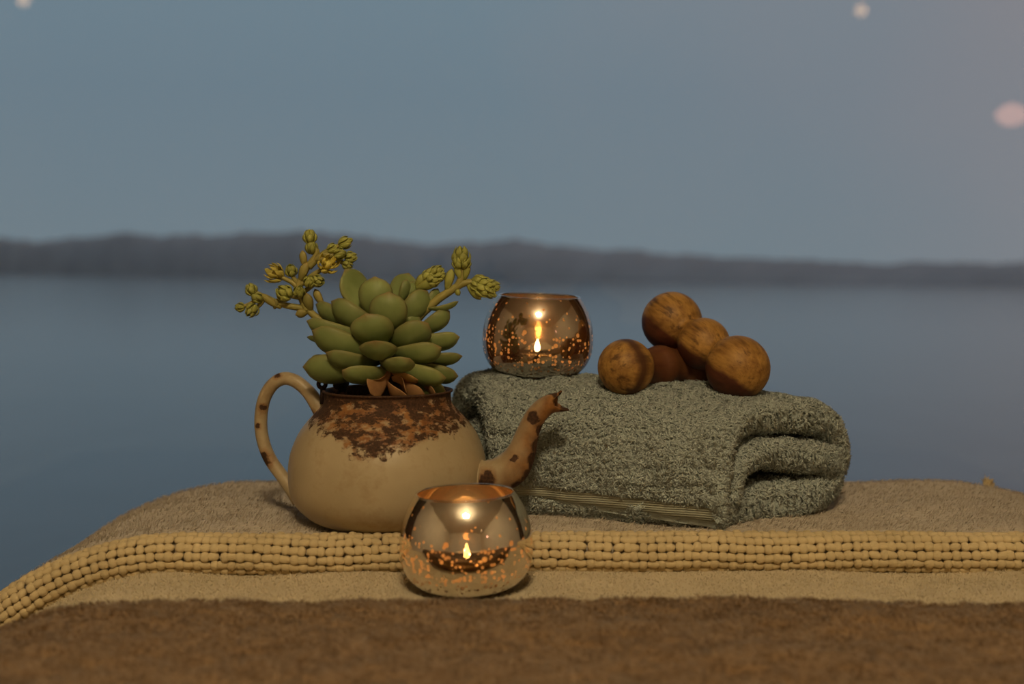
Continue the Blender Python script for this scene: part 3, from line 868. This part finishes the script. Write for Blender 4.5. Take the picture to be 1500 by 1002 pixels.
def leaf_geo(base, tip, W, N, T=None, cup=0.10, nl=14, ns_=14, blunt=0.55, thin=False):
    """thick obovate leaf from base to tip; N = direction of its upper face"""
    base = np.array(base, dtype=float); tip = np.array(tip, dtype=float); N = np.array(N, dtype=float)
    d = tip - base; Ln_ = np.linalg.norm(d); d /= Ln_
    N = N - d * N.dot(d); N /= np.linalg.norm(N)
    S = np.cross(d, N)
    T = T if T else min(0.30 * W, 0.17 * Ln_ + 0.08 * W)
    V = []; E = []
    for i in range(nl + 1):
        s = i / nl
        s2 = s
        if s < 0.62: w = 0.42 + 0.58 * math.sin(math.pi / 2 * s / 0.62)
        else:
            q = (s - 0.62) / 0.38
            w = (max(0.0, 1 - q ** (2.2 + 0.9 * blunt))) ** (0.5 + 0.25 * (1 - blunt))
        w = max(w, 0.015)
        th = T * (0.75 + 0.25 * math.sin(math.pi * s)) * (w ** 0.55)
        c = base + d * (Ln_ * s2) - N * (cup * Ln_ * 4 * s * (1 - s)) + N * (0.03 * Ln_ * s ** 4)
        if s > 0.93: c = c + d * (0.02 * Ln_ * (s - 0.93) / 0.07)
        for j in range(ns_):
            a = 2 * math.pi * j / ns_
            x = math.cos(a); y = math.sin(a)
            if y > 0: off = 0.30 * th * y + 0.10 * th * (x * x) - 0.05 * th          # shallow dished upper face
            else: off = 0.95 * th * y * (1 - 0.25 * abs(x)) + 0.10 * th * (x * x) - 0.05 * th
            V.append(c + S * (W / 2 * w * x) + N * off)
            E.append(max(0.0, abs(x) - 0.80) / 0.20 * 0.6 + (max(0, s - 0.93) / 0.07))
    F = []
    for i in range(nl):
        for j in range(ns_):
            k = (j + 1) % ns_
            F.append((i * ns_ + j, i * ns_ + k, (i + 1) * ns_ + k, (i + 1) * ns_ + j))
    V.append(base - d * 0.0005); V.append(V[-1] * 0 + np.mean(V[nl * ns_:(nl + 1) * ns_], axis=0)); E += [0, 1]
    for j in range(ns_):
        k = (j + 1) % ns_
        F.append(((nl + 1) * ns_, k, j)); F.append(((nl + 1) * ns_ + 1, nl * ns_ + j, nl * ns_ + k))
    return V, F, E

def put_edge(o, E):
    at = o.data.attributes.new('edge', 'FLOAT', 'POINT')
    at.data.foreach_set('value', np.asarray(E, dtype=np.float32))

plant = empty('succulent_plant', (POT[0], POT[1], POTZ + (764 - 575) * SPX))
tag(plant, 'olive green rosette succulent with two flower stalks growing from teapot', 'plant')
G = lambda p: np.array([p[0], p[2], p[1]]) * SPX        # (right, up, back) grid units -> metres
mesh('trunk', *tube([G((4, -30, 5)), G((3, 20, 3)), G((0, 70, 2)), G((-2, 118, 2))], np.array([16, 14, 12, 7]) * SPX, 12), M['trunk'], plant)
LV = [ # tip(right, up, back), base, width, upper-face direction (right, back, up)
    ((-64, 179, 8), (-10, 110, 12), 56, (0.7, -0.75, 0.35)),
    ((-17, 169, -20), (-13, 104, 4), 51, (0.05, 1, 0.15)),
    ((29, 174, 24), (4, 118, 8), 48, (-0.35, -0.9, 0.2)),
    ((28, 166, 2), (17, 130, 4), 18, (-0.5, 0.9, 0.3)),
    ((36, 163, 12), (30, 128, 8), 18, (-0.5, 0.8, 0.3)),
    ((6, 147, -44), (2, 88, -6), 55, (0, 1, 0.25)),
    ((58, 148, 3), (14, 102, 2), 44, (-0.35, 0.85, 0.45)),
    ((-81, 133, -8), (-12, 96, 0), 44, (0.2, 0.85, 0.55)),
    ((-108, 128, 18), (-36, 100, 10), 36, (0.1, 0.8, 0.6)),
    ((-25, 116, -62), (-8, 76, -8), 62, (0, 0.9, 0.55)),
    ((61, 102, -40), (6, 74, -6), 50, (-0.2, 0.85, 0.55)),
    ((-117, 104, -5), (-36, 86, 4), 36, (0.05, 0.75, 0.65)),
    ((-120, 80, 14), (-70, 84, 12), 18, (0, 0.6, 0.8)),
    ((-104, 91, -34), (-16, 62, -4), 50, (0.1, 0.85, 0.55)),
    ((-8, 80, -94), (-4, 66, -24), 54, (0, 0.62, 0.8)),
    ((79, 68, -44), (10, 60, -8), 44, (-0.05, 0.75, 0.65)),
    ((104, 81, -2), (36, 76, 5), 36, (0, 0.75, 0.65)),
    ((108, 53, -6), (40, 58, 5), 32, (0.05, 0.6, 0.8)),
    ((-81, 61, -54), (-10, 48, -12), 42, (0.1, 0.7, 0.75)),
    ((38, 55, -84), (-3, 48, -22), 42, (0, 0.6, 0.8)),
    ((-114, 48, 6), (-50, 48, 8), 32, (0, 0.75, 0.7)),
    ((-118, 39, -26), (-18, 43, -4), 50, (0, 0.9, 0.45)),
    ((-54, 38, -78), (4, 36, -16), 42, (0.05, 0.8, 0.65)),
    ((85, 25, -44), (14, 44, -8), 42, (0.25, 0.75, 0.65)),
    ((102, 25, -12), (42, 42, 5), 36, (0.3, 0.75, 0.6)),
    ((85, 0, -16), (22, 26, 0), 42, (0.4, 0.8, 0.5)),
    ((103, 133, 0), (60, 124, 0), 16, (0, 0.5, 0.85)),
    ((90, 119, 4), (44, 90, 5), 32, (-0.3, 0.8, 0.5)),
    ((73, 152, 14), (50, 116, 12), 22, (-0.4, 0.8, 0.4)),
    ((46, 113, -4), (18, 92, 3), 28, (-0.2, 0.8, 0.5)),
    ((-60, 27, -14), (-12, 26, 0), 30, (0, 0.5, 0.85)),
    ((-56, 104, 66), (-8, 86, 14), 46, (0.3, -0.5, 0.8)), ((10, 128, 58), (2, 96, 12), 46, (0, -0.6, 0.8)),
    ((60, 96, 62), (10, 78, 12), 46, (-0.3, -0.5, 0.8)), ((-20, 70, 92), (-3, 60, 16), 48, (0, -0.3, 1)),
    ((-88, 60, 56), (-12, 52, 12), 46, (0.1, -0.3, 1)), ((40, 50, 88), (6, 46, 14), 46, (0, -0.3, 1)),
    ((86, 44, 50), (14, 40, 10), 42, (-0.1, -0.3, 1)), ((-44, 26, 80), (-5, 30, 14), 44, (0, -0.2, 1)),
]
for (tp, bs_, W, Nn) in LV:
    V_, F_, E_ = leaf_geo(G(bs_), G(tp), W * SPX, Nn, cup=0.09)
    put_edge(mesh('leaf', V_, F_, M['leaf'], plant), E_)
DL = [((47, 24, -62), (0, 40, -16), 28, (0, 0.7, 0.7), 'turning', 0.05),
      ((-16, 6, -66), (6, 38, -36), 42, (-0.55, 0.75, 0.2), 'dry', -0.12), ((-34, 24, -56), (4, 34, -34), 22, (0.2, 0.3, 0.9), 'dry', 0.15),
      ((36, -5, -58), (2, 20, -22), 34, (0.1, 0.8, 0.6), 'dry', 0.16), ((74, -5, -42), (34, 22, -26), 18, (0.6, 0.6, 0.5), 'dry', -0.15),
      ((-22, -2, -44), (2, 14, -12), 26, (0, 0.7, 0.6), 'dry', 0.1), ((30, 10, -66), (10, 24, -36), 22, (0.5, 0.6, 0.5), 'dry', -0.2),
      ((56, 4, -52), (20, 16, -26), 26, (0.3, 0.8, 0.4), 'dry', 0.12)]
for (tp, bs_, W, Nn, mt, cp) in DL:
    V_, F_, E_ = leaf_geo(G(bs_), G(tp), W * SPX, Nn, T=(0.18 if mt == 'turning' else 0.07) * W * SPX, cup=cp)
    o = mesh('dry_leaf' if mt == 'dry' else 'leaf', V_, F_, M[mt], plant); put_edge(o, E_)
    o['label'] = 'shrivelled orange-brown leaf' if mt == 'dry' else 'yellowing leaf with orange tip'

# buds and flowers: prototypes pointing up +Z, unit radius
def scale_ring(n, r0, z0, r1, z1, w, rot, out):
    for k in range(n):
        a = rot + 2 * math.pi * k / n
        rd = np.array([math.cos(a), math.sin(a), 0])
        V_, F_, _ = leaf_geo(rd * r0 + np.array([0, 0, z0]), rd * r1 + np.array([0, 0, z1]), w, -rd + np.array([0, 0, 0.3]), T=w * 0.25, cup=0.16, nl=6, ns_=6, blunt=0.2)
        out.add(V_, F_)
def proto(kind):
    mb = MB()
    if kind == 'bud':
        scale_ring(5, 0.25, -1.0, 0.80, 0.55, 0.95, 0.2, mb); scale_ring(5, 0.2, -0.6, 0.42, 1.15, 0.8, 0.8, mb); mb.add(*ellipsoid((0, 0, -0.1), (0.7, 0.7, 0.9), 8, 6))
    elif kind == 'closed':
        mb.add(*ellipsoid((0, 0, 0), (0.78, 0.78, 1.0), 10, 8)); scale_ring(5, 0.4, -0.9, 0.75, 0.75, 0.8, 0.0, mb); scale_ring(4, 0.15, 0.2, 0.15, 1.2, 0.5, 0.5, mb)
    else:
        scale_ring(6, 0.2, -0.8, 1.25, 0.5, 0.62, 0.0, mb); scale_ring(5, 0.15, -0.5, 0.65, 0.95, 0.6, 0.5, mb); scale_ring(5, 0.3, -1.0, 0.95, 0.05, 0.6, 0.3, mb); mb.add(*ellipsoid((0, 0, -0.3), (0.5, 0.5, 0.6), 8, 6))
    me = bpy.data.meshes.new('flower_' + kind)
    me.from_pydata(mb.V, [], mb.F); me.polygons.foreach_set('use_smooth', np.ones(len(me.polygons), dtype=bool)); me.update()
    me.materials.append(M['petal'] if kind == 'open' else M['bud'])
    return me
PROTO = {k: proto(k) for k in ('bud', 'closed', 'open')}
def blossom(stalk, kind, p, r, direction):
    o = link_mesh('flower' if kind == 'open' else 'bud', PROTO[kind], stalk)
    q = Vector((direction[0], direction[2], direction[1])).to_track_quat('Z', 'Y')
    o.rotation_mode = 'QUATERNION'; o.rotation_quaternion = q
    o.location = tuple(G(p)); s = r * SPX * 1.12; o.scale = (s, s, s * (0.88 if kind == 'bud' else 1.05))
    if kind == 'open': o['label'] = 'yellowish open star flower'
def stalk_of(paths):
    mb = MB()
    for pts_, r0, r1 in paths:
        c = catmull([G(p) for p in pts_], 6 * len(pts_))
        mb.add(*tube(c, np.linspace(r0, r1, len(c)) * SPX * 1.15, 8))
    return mb.build('flower_stalk', M['stem'], plant)
def bract(stalk, tp, bs_, W, Nn, mat='stem'):
    V_, F_, E_ = leaf_geo(G(bs_), G(tp), W * SPX, Nn, T=0.3 * W * SPX, cup=0.08, nl=8, ns_=8, blunt=0.1)
    put_edge(mesh('bract', V_, F_, M[mat], stalk), E_)
def K(px, py, b=0): return (px - 568, 575 - py, b)
DB = 20
s1 = stalk_of([([K(520, 505, 10), K(490, 480, 16), K(461, 465, DB), K(445, 453, DB), K(419, 448, DB), K(402, 443, DB), K(383, 434, DB), K(370, 433, DB)], 5.5, 3.2),
               ([K(447, 455, DB), K(440, 438, DB), K(434, 424, DB), K(438, 408, DB), K(447, 390, DB), K(458, 376, DB), K(461, 367, DB), K(455, 360, DB)], 6.0, 3.2),
               ([K(449, 391, DB), K(464, 376, DB), K(476, 367, DB), K(489, 361, DB), K(500, 356, DB)], 4.5, 2.4),
               ([K(470, 372, DB), K(486, 373, DB), K(499, 374, DB), K(510, 376, DB)], 4.2, 2.6), ([K(486, 374, DB), K(496, 382, DB), K(505, 387, DB)], 3.8, 2.6),
               ([K(437, 416, DB), K(451, 405, DB), K(465, 396, DB), K(477, 389, DB)], 4, 2.6),
               ([K(436, 424, DB), K(424, 413, DB), K(412, 407, DB), K(401, 402, DB)], 3.6, 2.6), ([K(434, 416, DB), K(427, 407, DB), K(423, 399, DB)], 3.2, 2.6),
               ([K(441, 436, DB), K(427, 434, DB - 4), K(415, 430, DB - 6)], 3.4, 2.6), ([K(440, 428, DB), K(452, 420, DB - 4), K(463, 412, DB - 6)], 3.6, 2.6),
               ([K(383, 434, DB), K(373, 429, DB), K(364, 425, DB)], 3, 2.4), ([K(376, 436, DB), K(362, 445, DB), K(350, 449, DB)], 3.2, 2.2), ([K(384, 436, DB), K(376, 447, DB), K(367, 453, DB)], 3.2, 2.4)])
for kd, p, r, d in [('bud', K(450.6, 346, DB), 10, (-0.05, 1, -0.15)), ('closed', K(453, 361.5, DB), 9, (0.0, 1, -0.4)), ('closed', K(484, 363, DB), 7.5, (0.9, 0.5, 0)),
                    ('closed', K(502.5, 354.5, DB), 9.0, (0.95, 0.45, 0)), ('closed', K(496, 371, DB - 8), 8.5, (0.8, 0.2, -0.5)), ('bud', K(511, 376, DB), 8.6, (1, 0.15, 0)), ('bud', K(506, 387, DB), 7.5, (0.9, -0.3, -0.2)),
                    ('open', K(479, 386, DB - 10), 12.5, (0.45, 0.5, -0.7)), ('bud', K(423, 396, DB), 9, (-0.1, 0.8, -0.5)), ('open', K(398, 400, DB), 12, (-0.7, 0.4, -0.5)),
                    ('bud', K(414.6, 429, DB - 8), 12, (-0.6, 0.5, -0.6)), ('closed', K(437, 427, DB - 12), 8.5, (0.1, 0.6, -0.8)), ('bud', K(464, 411, DB - 8), 9, (0.8, -0.1, -0.5)), ('closed', K(452, 412, DB - 12), 8.5, (0.5, 0.5, -0.7)),
                    ('bud', K(364, 424, DB), 8.8, (-0.5, 0.9, 0)), ('bud', K(347.5, 450, DB), 7, (-1, 0.05, 0)), ('bud', K(366, 454, DB - 4), 10, (-0.45, -0.7, -0.4)), ('closed', K(374, 436, DB - 6), 7.5, (-0.6, 0.3, -0.5))]:
    blossom(s1, kd, p, r, d)
for tp, bs_, W in [(K(440, 366, DB - 4), K(444, 391, DB), 12), (K(458, 423, DB - 2), K(470, 447, DB), 13), (K(378, 430, DB - 3), K(408, 451, DB), 12), (K(447, 429, DB - 10), K(452, 456, DB), 17), (K(431, 461, DB - 8), K(449, 455, DB), 14), (K(471, 371, DB - 4), K(455, 384, DB), 11), (K(447, 384, DB - 9), K(437, 412, DB - 2), 14), (K(404, 437, DB - 4), K(398, 452, DB), 10), (K(474, 380, DB - 6), K(458, 378, DB - 2), 10)]:
    bract(s1, tp, bs_, W, (0.1, 0.9, 0.3))
DR = 5
s2 = stalk_of([([K(600, 480, 5), K(615, 461, DR), K(628, 449, DR), K(642, 437, DR), K(657, 427, DR), K(671, 418, DR), K(684, 413, DR), K(700, 415, DR), K(712, 420, DR)], 6.4, 4.0),
               ([K(670, 419, DR), K(675, 407, DR), K(677, 397, DR), K(675, 382, DR)], 5.0, 4.2),
               ([K(612, 450, 14), K(607, 436, 14), K(612, 420, 14), K(624, 409, 14), K(638, 400, 14)], 5, 4)])
for kd, p, r, d in [('bud', K(675, 375, DR), 13.5, (-0.02, 1, -0.1)), ('bud', K(671, 384, DR - 6), 9, (-0.25, 0.9, -0.4)), ('bud', K(681, 384, DR - 5), 9, (0.35, 0.9, -0.3)),
                    ('bud', K(702, 412, DR), 10, (0.9, 0.25, -0.1)), ('bud', K(712, 416, DR - 4), 10.5, (0.95, 0.05, -0.2)), ('bud', K(707, 424, DR - 8), 11, (0.75, -0.45, -0.3)), ('bud', K(722, 419, DR), 9.5, (1, 0.05, 0)), ('closed', K(718, 428, DR - 6), 8, (0.8, -0.5, -0.3)), ('closed', K(697, 418, DR - 7), 8, (0.6, -0.4, -0.6)),
                    ('bud', K(628, 405, 12), 11, (0.7, 0.6, -0.1)), ('bud', K(639, 398, 12), 10, (0.75, 0.65, -0.1)), ('bud', K(634, 410, 6), 10, (0.9, 0.25, -0.3)), ('bud', K(644, 404, 10), 8, (1, 0.2, 0))]:
    blossom(s2, kd, p, r, d)
for tp, bs_, W in [(K(662, 393, DR - 2), K(654, 424, DR), 14), (K(673, 432, DR - 4), K(667, 421, DR), 9), (K(686, 386, DR - 5), K(680, 409, DR - 2), 11), (K(668, 386, DR - 5), K(674, 408, DR - 3), 11), (K(704, 438, DR - 5), K(684, 414, DR), 13), (K(710, 404, DR - 3), K(688, 412, DR), 12), (K(640, 409, 4), K(609, 423, 10), 17), (K(622, 400, 10), K(608, 424, 14), 15), (K(636, 392, 10), K(614, 414, 12), 15)]:
    bract(s2, tp, bs_, W, (0.1, 0.9, 0.3), 'bud')

# ================================================================== silvered bowls with tealights
def mercury(name, silver, veil, hole_bias, tint, rough, worn):
    """mirror coat (silver share) that lets some light through (veil), worn through in specks"""
    t = NT(name)
    x, y, z = t.sep()[:3]
    band = t.math('MULTIPLY', t.rng(z, 0.003, 0.009), t.rng(z, 0.046, 0.028))
    v1 = t.voro(380); v1b = t.voro(380, out='Color')
    sepc = t.n('ShaderNodeSeparateColor'); t.l(v1b, sepc.inputs[0])
    pick = t.math('LESS_THAN', sepc.outputs[0], t.math('ADD', t.math('MULTIPLY', band, worn), hole_bias))
    size = t.rng(sepc.outputs[1], 0, 1, 0.22, 0.55)
    holes = t.math('MULTIPLY', pick, t.math('LESS_THAN', v1, size))
    v2 = t.voro(170); v2b = t.voro(170, out='Color')
    sep2 = t.n('ShaderNodeSeparateColor'); t.l(v2b, sep2.inputs[0])
    pick2 = t.math('LESS_THAN', sep2.outputs[0], t.math('ADD', t.math('MULTIPLY', band, 0.22), 0.03))
    holes2 = t.math('MULTIPLY', pick2, t.math('LESS_THAN', v2, 0.30))
    holes = t.math('MAXIMUM', holes, holes2)
    gl = t.n('ShaderNodeBsdfGlossy'); t.val(gl.inputs[0], silver)
    gl.inputs['Roughness'].default_value = rough
    t.l(t.bump(t.noise(120, 3), 0.06, 0.001), gl.inputs['Normal'])
    tr = t.n('ShaderNodeBsdfTransparent'); t.val(tr.inputs[0], tint)
    ta = t.n('ShaderNodeBsdfTransparent'); t.val(ta.inputs[0], (1.0, 0.72, 0.46))
    tb = t.n('ShaderNodeBsdfTranslucent'); t.val(tb.inputs[0], (1.0, 0.66, 0.38))
    tr2 = t.n('ShaderNodeMixShader'); tr2.inputs[0].default_value = 0.75; t.l(ta.outputs[0], tr2.inputs[1]); t.l(tb.outputs[0], tr2.inputs[2])
    m1 = t.n('ShaderNodeMixShader'); t.val(m1.inputs[0], t.rng(t.noise(40, 3), 0.3, 0.7, veil * 0.6, veil * 1.3)); t.l(gl.outputs[0], m1.inputs[1]); t.l(tr.outputs[0], m1.inputs[2])
    m2 = t.n('ShaderNodeMixShader'); t.l(t.math('MULTIPLY', holes, 0.9), m2.inputs[0]); t.l(m1.outputs[0], m2.inputs[1]); t.l(tr2.outputs[0], m2.inputs[2])
    gc = t.n('ShaderNodeBsdfGlossy'); gc.inputs['Roughness'].default_value = 0.02
    fr = t.n('ShaderNodeFresnel'); fr.inputs[0].default_value = 1.5
    m3 = t.n('ShaderNodeMixShader'); t.l(fr.outputs[0], m3.inputs[0]); t.l(m2.outputs[0], m3.inputs[1]); t.l(gc.outputs[0], m3.inputs[2])
    t.l(m3.outputs[0], t.out.inputs[0])
    return t.m
def inside_coat(name, col):
    t = NT(name)
    d = t.n('ShaderNodeBsdfDiffuse'); t.val(d.inputs[0], t.mix(t.rng(t.noise(90, 4), 0.3, 0.7), tuple(c * 0.6 for c in col), col))
    g = t.n('ShaderNodeBsdfGlossy'); t.val(g.inputs[0], (0.70, 0.56, 0.40)); g.inputs['Roughness'].default_value = 0.35
    tr = t.n('ShaderNodeBsdfTransparent'); t.val(tr.inputs[0], (1.0, 0.8, 0.6))
    m1 = t.n('ShaderNodeMixShader'); m1.inputs[0].default_value = 0.45; t.l(d.outputs[0], m1.inputs[1]); t.l(g.outputs[0], m1.inputs[2])
    m2 = t.n('ShaderNodeMixShader'); m2.inputs[0].default_value = 0.72; t.l(m1.outputs[0], m2.inputs[1]); t.l(tr.outputs[0], m2.inputs[2])
    t.l(m2.outputs[0], t.out.inputs[0])
    return t.m
t = NT('clear_glass')
fr = t.n('ShaderNodeFresnel'); fr.inputs[0].default_value = 1.5
tr = t.n('ShaderNodeBsdfTransparent'); t.val(tr.inputs[0], (0.86, 0.85, 0.82))
g = t.n('ShaderNodeBsdfGlossy'); g.inputs['Roughness'].default_value = 0.02
mx = t.n('ShaderNodeMixShader'); t.l(fr.outputs[0], mx.inputs[0]); t.l(tr.outputs[0], mx.inputs[1]); t.l(g.outputs[0], mx.inputs[2]); t.l(mx.outputs[0], t.out.inputs[0])
M['clear'] = t.m
M['merc_front'] = mercury('silvered_glass_front', (0.86, 0.81, 0.72), 0.035, 0.03, (0.8, 0.6, 0.42), 0.06, 0.62)
M['merc_rear'] = mercury('silvered_glass_rear', (0.66, 0.60, 0.52), 0.30, 0.09, (0.56, 0.50, 0.45), 0.10, 0.36)
M['in_front'] = inside_coat('bowl_inside_front', (0.42, 0.23, 0.09))
M['in_rear'] = inside_coat('bowl_inside_rear', (0.28, 0.21, 0.15))
M['wax'] = plain('candle_wax', (0.75, 0.66, 0.50), 0.5, var=0.05)
M['tin'] = plain('tealight_cup', (0.70, 0.68, 0.64), 0.25, 1.0, var=0.05)
M['wick'] = plain('burnt_wick', (0.02, 0.015, 0.01), 0.9)
M['flame'] = emissive('candle_flame', (1.0, 0.66, 0.28), 165.0)

bp = [(25, 0.0), (29, 0.6), (34.5, 3.6), (38.5, 7.6), (41.3, 12.2), (43.3, 17.4), (44.4, 23.5), (44.6, 30.0), (44.2, 36.0), (43.0, 42.5), (41.2, 48.5), (38.7, 54.5), (35.6, 60.0), (33.4, 63.2)]
def bowl(loc, rot, mat_out, mat_in, label):
    r = empty('candle_holder', loc, rot)
    tag(r, label, 'candle holder', 'silvered glass candle bowls')
    c = catmull([(a, b_, 0) for a, b_ in bp], 44)
    outer = [(a[0] / 1000, a[1] / 1000) for a in c]
    V_, F_ = lathe(outer, 72); n_o = len(F_)
    mesh('bowl', V_, F_, mat_out, r)
    innr = [(max(a[0] - 1.6, 0) / 1000, (a[1] + (3.0 if i < 4 else 0.0)) / 1000) for i, a in enumerate(c)]
    innr = [(0.0, 0.0045)] + [(x_, max(z_, 0.0045)) for x_, z_ in innr[2:]]
    o = mesh('lining', *lathe(innr, 72), mat_in, r); o['label'] = 'amber inside of the bowl'
    rim = [(0.0334 + 0.0 * a, 0) for a in range(2)]
    mesh('rim', *tube([(0.0326 * math.cos(a), 0.0326 * math.sin(a), 0.0634) for a in np.linspace(0, 2 * math.pi, 73)], [0.0009] * 73, 8, caps=False, up=(0, 0, 1)), M['clear'], r)
    mesh('foot', *lathe([(0.0, 0.0), (0.0255, 0.0), (0.0262, 0.0010), (0.0255, 0.0022), (0.0, 0.0026)], 48), M['clear'], r)
    return r
def tealight(loc, label, rot=(0, 0, 0)):
    r = empty('tealight_candle', loc, rot); tag(r, label, 'candle', 'lit tealights')
    mesh('cup', *lathe([(0.0, 0.0), (0.0182, 0.0), (0.0188, 0.0005), (0.0188, 0.0125), (0.0193, 0.0130), (0.0184, 0.0130), (0.0182, 0.0012), (0.0, 0.0012)], 40), M['tin'], r)
    mesh('wax', *lathe([(0.0, 0.0012), (0.0180, 0.0012), (0.0180, 0.0108), (0.0165, 0.0103), (0.003, 0.0100), (0.0, 0.0100)], 40), M['wax'], r)
    mesh('wick', *tube([(0, 0, 0.0095), (0.0003, 0, 0.0135), (0.0010, 0, 0.0160)], [0.0007, 0.0007, 0.0005], 6), M['wick'], r)
    fl = [(0.0, 0.0138), (0.0013, 0.0144), (0.0022, 0.0158), (0.0024, 0.0174), (0.0019, 0.0198), (0.0010, 0.0222), (0.0003, 0.0240), (0.0, 0.0245)]
    mesh('flame', *lathe(fl, 16), M['flame'], r)
FB = (-0.0289, 0.799, 0.7577)
hb = bowl(FB, (0, math.radians(-1.5), 0), M['merc_front'], M['in_front'], 'silvered glass candle bowl standing in front of the teapot')
hb.scale = (0.973,) * 3
tealight((FB[0], FB[1], FB[2] + 0.0048), 'lit tealight inside the front candle bowl', (0, math.radians(-1.5), 0))
RB = (0.0198, 0.992, 0.8795)
bowl(RB, (math.radians(3.0), math.radians(2.0), 0), M['merc_rear'], M['in_rear'], 'brownish speckled glass candle bowl on top of the towel')
tealight((RB[0], RB[1], RB[2] + 0.0048), 'lit tealight inside the candle bowl on the towel', (math.radians(3.0), math.radians(2.0), 0))

# ================================================================== wooden massage tools
def wood(name, cut, streak):
    t = NT(name)
    x, y, z = t.sep()[:3]
    gv = t.mapping((40, 170, 170))
    grain = t.noise(1.0, 6, 0.6, vec=gv)
    pores = t.noise(1.0, 3, 0.6, vec=t.mapping((90, 900, 900)))
    wobn = t.noise(35, 3)
    light = t.mix(t.rng(grain, 0.3, 0.72), (0.15, 0.066, 0.016), (0.44, 0.24, 0.062))
    light = t.mix(t.rng(t.noise(1.0, 4, 0.6, vec=t.mapping((14, 150, 150), (2, 5, 1))), 0.54, 0.66, 0, 0.75), light, (0.045, 0.017, 0.007))
    light = t.mix(t.rng(pores, 0.58, 0.72, 0, 0.6), light, (0.07, 0.028, 0.010))
    if streak:
        bx = t.math('ADD', x, t.math('MULTIPLY', t.math('ADD', wobn, -0.5), 0.01))
        st = t.math('MULTIPLY', t.rng(bx, streak[0], streak[0] + 0.004), t.rng(bx, streak[1], streak[1] - 0.006))
        light = t.mix(t.math('MULTIPLY', st, 0.95), light, (0.06, 0.022, 0.009))
        light = t.mix(t.rng(bx, streak[1] + 0.006, streak[1] + 0.012, 0, 0.9), light, (0.085, 0.026, 0.012))
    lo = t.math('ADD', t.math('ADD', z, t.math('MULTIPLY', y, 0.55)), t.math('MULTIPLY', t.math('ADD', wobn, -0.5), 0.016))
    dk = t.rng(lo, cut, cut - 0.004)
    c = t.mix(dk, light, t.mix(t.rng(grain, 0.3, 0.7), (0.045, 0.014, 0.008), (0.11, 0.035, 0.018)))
    t.pbr(c, 0.52, normal=t.bump(pores, 0.15, 0.0005), spec=0.25)
    return t.m
def tool(r1, r2, gap, mat, label, p0, p1, roll=0.0):
    """turned stick along local X: ball, collar bead, ball"""
    prof = []
    n1 = 0.0128
    def ball(c, r, a0, a1, n=14):
        for a in np.linspace(a0, a1, n): prof.append((c + r * math.cos(a), r * math.sin(a)))
    an = math.asin(n1 / r1); am = math.asin((n1 + 0.002) / r2)
    ball(-gap, r1, math.pi, an, 16)
    ball(0, r2, math.pi - am, am, 14)
    ball(gap, r1, math.pi - an, 0, 16)
    V_, F_ = lathe([(max(b_, 1e-5), a) for a, b_ in prof], 40)
    V_ = [(z_, x_, y_) for x_, y_, z_ in V_]
    o = mesh('massage_tool', V_, F_, mat)
    tag(o, label, 'massage tool', 'turned wooden massage tools')
    p0 = Vector(p0); p1 = Vector(p1); d = (p1 - p0).normalized()
    up = Vector((0, 0, 1)); yv = up.cross(d).normalized(); zv = d.cross(yv)
    Mx = Matrix((d, yv, zv)).transposed().to_4x4() @ Matrix.Rotation(roll, 4, 'X')
    Mx.translation = (p0 + p1) / 2
    o.matrix_world = Mx
    return o
M['wood_a'] = wood('turned_wood_pale', -0.009, None)
M['wood_b'] = wood('turned_wood_dark', -0.030, (-0.047, -0.034))
tool(0.0243, 0.0205, 0.0395, M['wood_a'], 'upper wooden massage tool leaning across the other on the towel', (0.1286, 0.985, 0.9222), (0.1699, 0.927, 0.8908), 0.0)
tool(0.0215, 0.0165, 0.0375, M['wood_b'], 'lower wooden massage tool lying on towel with a dark streak', (0.0863, 0.931, 0.8905), (0.1441, 0.979, 0.8880), 0.3)
